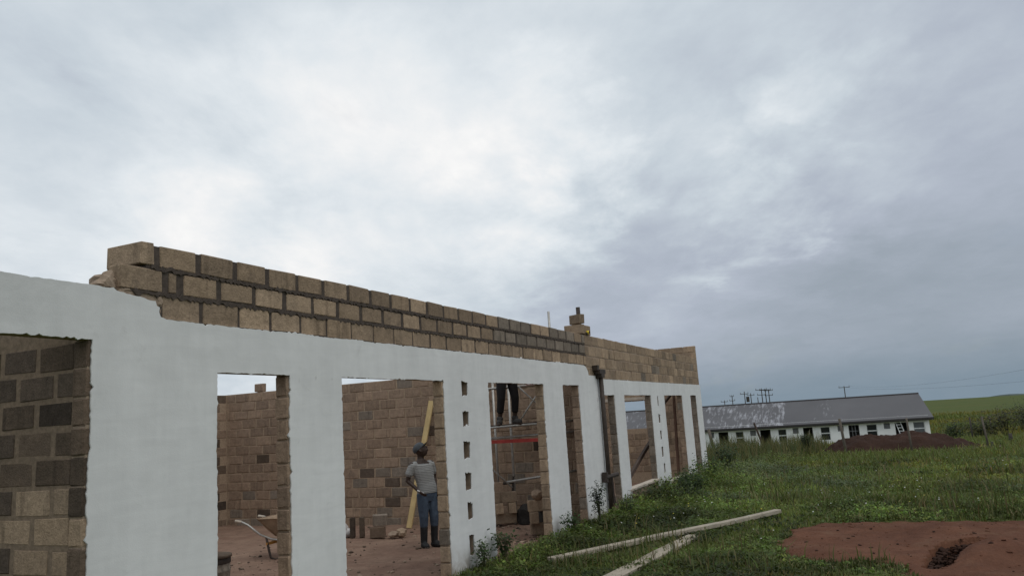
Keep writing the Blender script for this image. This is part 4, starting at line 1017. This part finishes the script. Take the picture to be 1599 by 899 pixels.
pole(208, 1.34, 4.4, [(.25, 1.25)], 'lone power pole with one crossarm above the right half of the roof')
pole(216, 31.72, 3.0, [(.4, .9)], 'leftmost small power pole showing over the roof')
pole(207, 28.16, 4.0, [(.2, .5), (1.3, .7)], 'second power pole from the left over the roof, with short arms')
pole(197.9, 23.68, 4.7, [(.6, 1.0)], 'left pole of the pair that carries the transformer over the roof', extra=-.75)
pole(198.4, 22.3, 4.2, [(.5, .9)], 'right pole of the pair beside the hanging transformer')
pole(209.8, 22.2, 3.2, [], 'short pole with a bulky drum top right of the transformer pair', extra=.0)
pole(189.05, 18.5, 5.0, [(.35, 1.3), (1.5, 1.0)], 'tallest left pole of the close cluster of three over the roof')
pole(189.4, 17.7, 4.7, [(.15, 1.3)], 'middle pole of the close cluster of three over the roof')
pole(189.6, 17.0, 4.5, [(.10, 1.0), (1.2, .9)], 'right pole of the close cluster of three over the roof')
def wire(a, b, sag, label, r=.008):
    a = Vector(a); b = Vector(b); P_ = [a.lerp(b, i/24)-Vector((0, 0, sag*4*(i/24)*(1-i/24))) for i in range(25)]
    m_ = MB(); m_.tube(P_, r, 5); o_ = m_.build('power_line', M_POSTD, loc=a); meta(o_, label, 'power line', 'overhead wires to the right of the lone pole')
wire((207.7, .1, 4.4), (75, -26, 4.4), 1.4, 'upper overhead wire running right from the lone pole out of view')
wire((207.7, 2.5, 4.4), (62, -26, 2.6), 1.2, 'lower overhead wire running right from the lone pole out of view')

# ------------------------------------------------------------------ plants
def leaves(name, P, az, el, L, Wd, col, mat=M_LEAF):
    """diamond leaves: root P, heading az, rise el"""
    n_ = len(P); d = np.stack([np.cos(az)*np.cos(el), np.sin(az)*np.cos(el), np.sin(el)], 1)
    s_ = np.stack([-np.sin(az), np.cos(az), np.zeros(n_)], 1); s_ = s_*np.cos(rng.uniform(-.9, .9, n_))[:, None]
    u_ = np.cross(s_, d)
    a = P; b = P+d*(L*.45)[:, None]+s_*(Wd*.5)[:, None]+u_*(L*.08)[:, None]; c = P+d*L[:, None]-np.array([0, 0, 1])*(L*.18)[:, None]; e = P+d*(L*.45)[:, None]-s_*(Wd*.5)[:, None]+u_*(L*.08)[:, None]
    V_ = np.stack([a, b, c, e], 1).reshape(-1, 3); F_ = np.arange(n_*4).reshape(-1, 4)
    return np_mesh(name, V_, F_, mat, np.repeat(col, 4, 0))
def blades(name, P, az, h, lean, wd, col, mat=M_LEAF):
    n_ = len(P); d = np.stack([np.cos(az), np.sin(az), np.zeros(n_)], 1); s_ = np.stack([-np.sin(az), np.cos(az), np.zeros(n_)], 1); up = np.array([0, 0, 1.0])
    p1 = P+d*(lean*.25*h)[:, None]+up*(h*.55)[:, None]; p2 = P+d*(lean*h)[:, None]+up*(h*(1-.25*lean))[:, None]
    a = P-s_*(wd*.5)[:, None]; b = P+s_*(wd*.5)[:, None]; c = p1+s_*(wd*.4)[:, None]; e = p1-s_*(wd*.4)[:, None]; f = p2+s_*(wd*.08)[:, None]; g = p2-s_*(wd*.08)[:, None]
    V_ = np.stack([a, b, c, e, f, g], 1).reshape(-1, 3); k = np.arange(n_)[:, None]*6
    F_ = np.concatenate([k+np.array([[0, 1, 2, 3]]), k+np.array([[3, 2, 4, 5]])], 0)
    return np_mesh(name, V_, F_, mat, np.repeat(col, 6, 0))
def stuff(name, me): o_ = bpy.data.objects.new(name, me); link(o_); o_['kind'] = 'stuff'; return o_
def free(x, y, grow_=0.0):
    inside = (x > 3.5) & (x < 25.3) & (y > -.04) & (y < 9.4)
    return ~inside & ~soil_mask(x, y)
def tint(base, n_, var=.25, hue=.12):
    c = np.array(base)[None]*(1+rng.uniform(-var, var, (n_, 1))); c = c*(1+rng.uniform(-hue, hue, (n_, 3))); return np.clip(c, .004, 1)
def scatter(n_, x0, x1, ymin, ymax, power=1.6):
    u = rng.random(n_); x = (x0**(1-power)+(x1**(1-power)-x0**(1-power))*u)**(1/(1-power))
    y = ymin(x)+(ymax(x)-ymin(x))*rng.random(n_); return x, y
# view wedge on the outside: from the wall line to just past the right frame edge
ymax = lambda x: np.where(x < 25.3, -.03, -.03+(x-25.3)*.30); ymin = lambda x: -5.0-(x)*.19-.8
# 1: leafy low weeds
x, y = scatter(30000, 7.8, 48, ymin, ymax, 1.9)
k = free(x, y); x, y = x[k], y[k]
pat = vnoise(x, y, 1.1, 21)+.6*vnoise(x, y, .35, 22); wallw = np.exp(-((y+.35)/.55)**2)*(x < 26)*(.35+.35*smooth(11.5, 13.5, x)+.3*smooth(18, 20, x)); mead = smooth(12.2, 15.5, x+ .3*y)
keep = rng.random(len(x)) < np.clip(.22+.9*wallw+.75*mead+.4*smooth(15, 20, x)*np.exp(-((y+1.3)/1.2)**2)+pat*.7, .06, 1); x, y, wallw, mead, pat = x[keep], y[keep], wallw[keep], mead[keep], pat[keep]
n_ = len(x); hgt = (.05+.26*wallw+.13*mead+.30*smooth(15, 20, x)*np.exp(-((y+1.3)/1.2)**2))*(1+1.1*pat).clip(.35, 1.9); rad = (.06+.05*mead+.04*wallw)*(1+x/40)
K = 15
xx = np.repeat(x, K); yy = np.repeat(y, K); hh_ = np.repeat(hgt, K); rr_ = np.repeat(rad, K)
a = rng.uniform(0, 2*np.pi, n_*K); q_ = np.sqrt(rng.random(n_*K)); px = xx+np.cos(a)*q_*rr_; py = yy+np.sin(a)*q_*rr_
py = np.where((px > 3.5) & (px < 25.3) & (py > -.03), -.03-rng.random(n_*K)*.08, py)
f_ = rng.random(n_*K)**.8; pz = np.repeat(H(x, y), K)+.005+hh_*f_*(1-.4*q_*q_)
L_ = rng.uniform(.022, .055, n_*K)*(1+xx/28)*np.where(np.repeat(wallw, K) > .4, 1.25, 1)
col = np.repeat(tint((.098, .132, .028), n_, .35, .16), K, 0)*(1+rng.uniform(-.3, .35, (n_*K, 1)))
yel = np.repeat((vnoise(x, y, 3.0, 31) > .18), K); col[yel] *= np.array([1.25, 1.08, .9]); dk = np.repeat(1+1.5*vnoise(x, y, .9, 35)+.9*vnoise(x, y, 2.6, 36), K).clip(.35, 1.7); col = col*dk[:, None]; sil = np.repeat((vnoise(x, y, 2.2, 33) > .22) & (x > 15), K); col[sil] = col[sil]*.7+np.array([.045, .055, .038])
me = leaves('weed_cover', np.stack([px, py, pz], 1), a+rng.normal(0, .7, n_*K), rng.uniform(-.15, .95, n_*K), L_, L_*rng.uniform(.4, .75, n_*K), np.clip(col, .005, 1)); stuff('weed_cover', me)
# 2: grass blades
x, y = scatter(110000, 7.6, 60, ymin, ymax, 1.75); k = free(x, y); x, y = x[k], y[k]
pat = vnoise(x, y, .8, 41)+.5*vnoise(x, y, .25, 42); keep = rng.random(len(x)) < np.clip(.62+1.3*pat, .05, 1); x, y, pat = x[keep], y[keep], pat[keep]
wallw = np.exp(-((y+.3)/.5)**2)*(x < 26)*(.35+.35*smooth(11.5, 13.5, x)+.3*smooth(18, 20, x)); mead = smooth(12.5, 17, x)
n_ = len(x); h = (.055+.10*mead+.20*wallw*rng.random(n_))*rng.uniform(.6, 1.5, n_)*(1+x/70); col = tint((.118, .145, .032), n_, .3, .14)
col *= (1+1.3*vnoise(x, y, 1.3, 45)+.8*vnoise(x, y, 4, 46)).clip(.4, 1.7)[:, None]; dry = rng.random(n_) < .12; col[dry] = tint((.22, .18, .09), dry.sum(), .25, .08)
yl = vnoise(x, y, 6, 43) > .12; col[yl] *= np.array([1.35, 1.12, .95])
me = blades('grass', np.stack([x, y, H(x, y)-.01], 1), rng.uniform(0, 2*np.pi, n_), h, rng.uniform(.1, .9, n_), (.0045+.0008*x)*rng.uniform(.7, 1.3, n_), col); stuff('grass', me)
# 3: tall seeding grass in front of the house, left of the heap
n_ = 16000; x = rng.uniform(27, 47, n_); y = -2.6+(2.0-.02*0)*0+rng.random(n_)*(ymax(x)+4.2)
k = (y > -2.4-(x-39)*.02+vnoise(x, y, 1.2, 51)*1.3) & (rng.random(n_) < np.clip(.75+1.3*vnoise(x, y, 1.4, 52), .1, 1)) & ((x > 33) | (y > 0)); x, y = x[k], y[k]; n_ = len(x)
h = (.40+.42*smooth(30, 42, x))*rng.uniform(.55, 1.25, n_)*(1+.8*vnoise(x, y, 1.7, 53)); col = tint((.135, .122, .046), n_, .3, .12); g_ = rng.random(n_) < .4; col[g_] = tint((.065, .085, .028), g_.sum(), .3, .1)
me = blades('tall_grass', np.stack([x, y, H(x, y)-.02], 1), rng.uniform(0, 2*np.pi, n_), h, rng.uniform(.05, .5, n_), rng.uniform(.015, .034, n_), col); stuff('tall_grass', me)
# 4: far meadow tufts to the hedge and beyond
n_ = 30000; x = 30+(170-30)*rng.random(n_)**1.6; y = -1.5+x*.02-rng.random(n_)*(9+x*.22); k = free(x, y) & ~((x > 37) & (x < 44) & (y > -9.5) & (y < -2.2) & (rng.random(n_) < .9)); x, y = x[k], y[k]; n_ = len(x)
col = tint((.120, .142, .034), n_, .25, .12); br = vnoise(x, y, 9, 61) > .08; col[br] *= np.array([1.35, 1.05, .9])
me = blades('meadow_grass', np.stack([x, y, H(x, y)-.02], 1), rng.uniform(0, 2*np.pi, n_), rng.uniform(.15, .42, n_)*(1+x/150), rng.uniform(.1, .8, n_), rng.uniform(.03, .06, n_)*(x/45), col); stuff('meadow_grass', me)
n_ = 8000; x, y = scatter(n_, 9.5, 40, ymin, ymax, 1.3); k = free(x, y) & (vnoise(x, y, 1.6, 71)+.5*vnoise(x, y, .5, 72) > .12); x, y = x[k], y[k]; n_ = len(x)
col = tint((.15, .125, .055), n_, .3, .1); gk = rng.random(n_) < .6; col[gk] = tint((.085, .105, .028), gk.sum(), .3, .12)
me = blades('tall_grass', np.stack([x, y, H(x, y)-.02], 1), rng.uniform(0, 2*np.pi, n_), rng.uniform(.2, .55, n_)*(.55+.45*smooth(10, 16, x)), rng.uniform(.05, .7, n_), .006+.0009*x, col); stuff('tall_grass', me)
# 5: small white flowers
n_ = 110; x, y = scatter(n_, 11.5, 32, lambda x: -4.2-.16*x, lambda x: np.full_like(x, -.6), 1.4); k = free(x, y); x, y = x[k], y[k]
m = MB()
for i in range(len(x)):
    z = Hs(x[i], y[i])+rnd.uniform(.12, .3); r_ = rnd.uniform(.006, .013)*(1+x[i]/60)
    m.blob((x[i], y[i], z), r_, i, .15, 1, 0 if rnd.random() < .85 else 1, (1, 1, .6)); m.tube([(x[i], y[i], z-.2), (x[i], y[i], z)], .002, 3, 2, cap=False)
m.build('wild_flowers', [simple('white_petal', (.7, .7, .66), .7, .05), simple('yellow_petal', (.65, .55, .10), .7, .05), simple('flower_stem', (.06, .09, .03), .8)], kind='stuff')
# single plants
M_STEM = simple('plant_stem', (.075, .07, .035), .85)
def plant(name, x, y, h, w, n_, ll, base, label, cat, stems=6, group=None, yoff=None):
    z = Hs(x, y); E_ = empty(name, (x, y, z), label, cat, group); m_ = MB(); tips = []
    for k in range(stems):
        a_ = rnd.uniform(0, 6.28); rr2 = w*rnd.uniform(.2, .95); hh2 = h*rnd.uniform(.65, 1.0)
        tip = Vector((x+math.cos(a_)*rr2, y+math.sin(a_)*rr2*.7, z+hh2)); midp = Vector((x+math.cos(a_)*rr2*.4, y+math.sin(a_)*rr2*.3, z+hh2*.55))
        if yoff is not None: tip.y = min(tip.y, yoff); midp.y = min(midp.y, yoff)
        m_.tube([(x+rnd.uniform(-.03, .03)*w*4, y, z-.03), midp, tip], [.012*h+.004, .008*h+.003, .003], 5); tips.append((midp, tip))
    m_.build('stem', M_STEM, E_)
    nn = n_//stems; P_ = []
    for (a_, b_) in tips:
        for j in range(nn):
            f2 = rng.random()**.75; c2 = a_.lerp(b_, f2) + Vector(rng.normal(0, 1, 3))*w*.17
            if yoff is not None: c2.y = min(c2.y, yoff)
            c2.z = max(c2.z, z+.02); P_.append(c2)
    P_ = np.array(P_); n3 = len(P_); L2 = rng.uniform(.6, 1.3, n3)*ll
    col2 = tint(base, n3, .38, .14)
    me_ = leaves('foliage', P_-np.array([x, y, z]), rng.uniform(0, 6.28, n3), rng.uniform(-.5, .8, n3), L2, L2*rng.uniform(.4, .7, n3), col2)
    o_ = bpy.data.objects.new('foliage', me_); link(o_, E_, (x, y, z)); return E_
GW = 'weeds growing against the front wall'
plant('weed_plant', 13.55, -.32, .78, .30, 520, .062, (.030, .044, .020), 'dark leafy weed standing against the pier left of the downpipe', 'weed', 7, GW, -.06)
plant('weed_plant', 14.5, -.50, .48, .30, 360, .055, (.06, .088, .032), 'paler bushy weed at the foot of the downpipe', 'weed', 7, GW, -.06)
plant('weed_plant', 18.2, -.95, .60, .55, 900, .075, (.034, .058, .018), 'dark round bush under the wide far window', 'bush', 9, GW, -.06)
plant('weed_plant', 19.3, -.62, .72, .55, 800, .075, (.05, .085, .026), 'leafy bush before the slotted far pier', 'bush', 9, GW, -.06)
plant('weed_plant', 22.2, -.6, .82, .7, 900, .085, (.045, .08, .024), 'leafy bush at the foot of the last two openings', 'bush', 9, GW, -.06)
plant('weed_plant', 26.4, -.3, 1.0, .8, 1100, .10, (.042, .066, .022), 'big dark bush at the far corner of the building', 'bush', 10, GW)
plant('weed_plant', 9.85, -.20, .40, .26, 380, .06, (.045, .075, .024), 'leafy weed at the foot of the nearest slotted pier', 'weed', 7, GW, -.05)
plant('weed_plant', 9.25, -.2, .36, .26, 320, .055, (.05, .085, .026), 'low leafy weed left of the slotted pier foot, nearest the viewer', 'weed', 6, GW, -.05)
plant('weed_plant', 12.3, -.28, .42, .3, 360, .06, (.045, .078, .025), 'low leafy weed at the foot of the pier between third and fourth openings', 'weed', 6, GW, -.05)
plant('shrub', 38.7, -1.9, 1.05, .5, 700, .12, (.03, .042, .018), 'dark upright bush at the left end of the soil heap', 'bush', 8)
GH = 'bushes of the hedge beyond the field'
for (x, y, h, w, n3, base, lab) in ((66, -9.9, 1.7, 1.6, 1100, (.035, .05, .02), 'dark low bush right against the house corner'), (64, -11.4, 2.0, 1.8, 1200, (.05, .058, .026), 'olive hedge bush second from the house corner'),
        (63, -12.9, 2.5, 1.7, 1200, (.062, .06, .032), 'brownish tall hedge bush in the middle of the hedge'), (62, -14.3, 2.5, 1.6, 1200, (.055, .058, .03), 'grey-brown tall hedge bush beside the middle one'),
        (60, -15.6, 2.4, 1.6, 1200, (.04, .058, .022), 'dark green hedge bush near the right edge'), (57, -16.2, 2.0, 1.6, 1000, (.05, .07, .024), 'green hedge bush cut by the right edge'), (95, -18.5, 3.2, 2.4, 900, (.03, .042, .018), 'dark far bush high at the right edge behind the pale post'), (76, -13.2, 1.9, 2.2, 900, (.085, .085, .03), 'yellowish bush behind the dark hedge right of the house')):
    plant('shrub', x, y, h*.86, w, n3, .20, tuple(c_*1.25 for c_ in base), lab, 'bush', 9, GH)
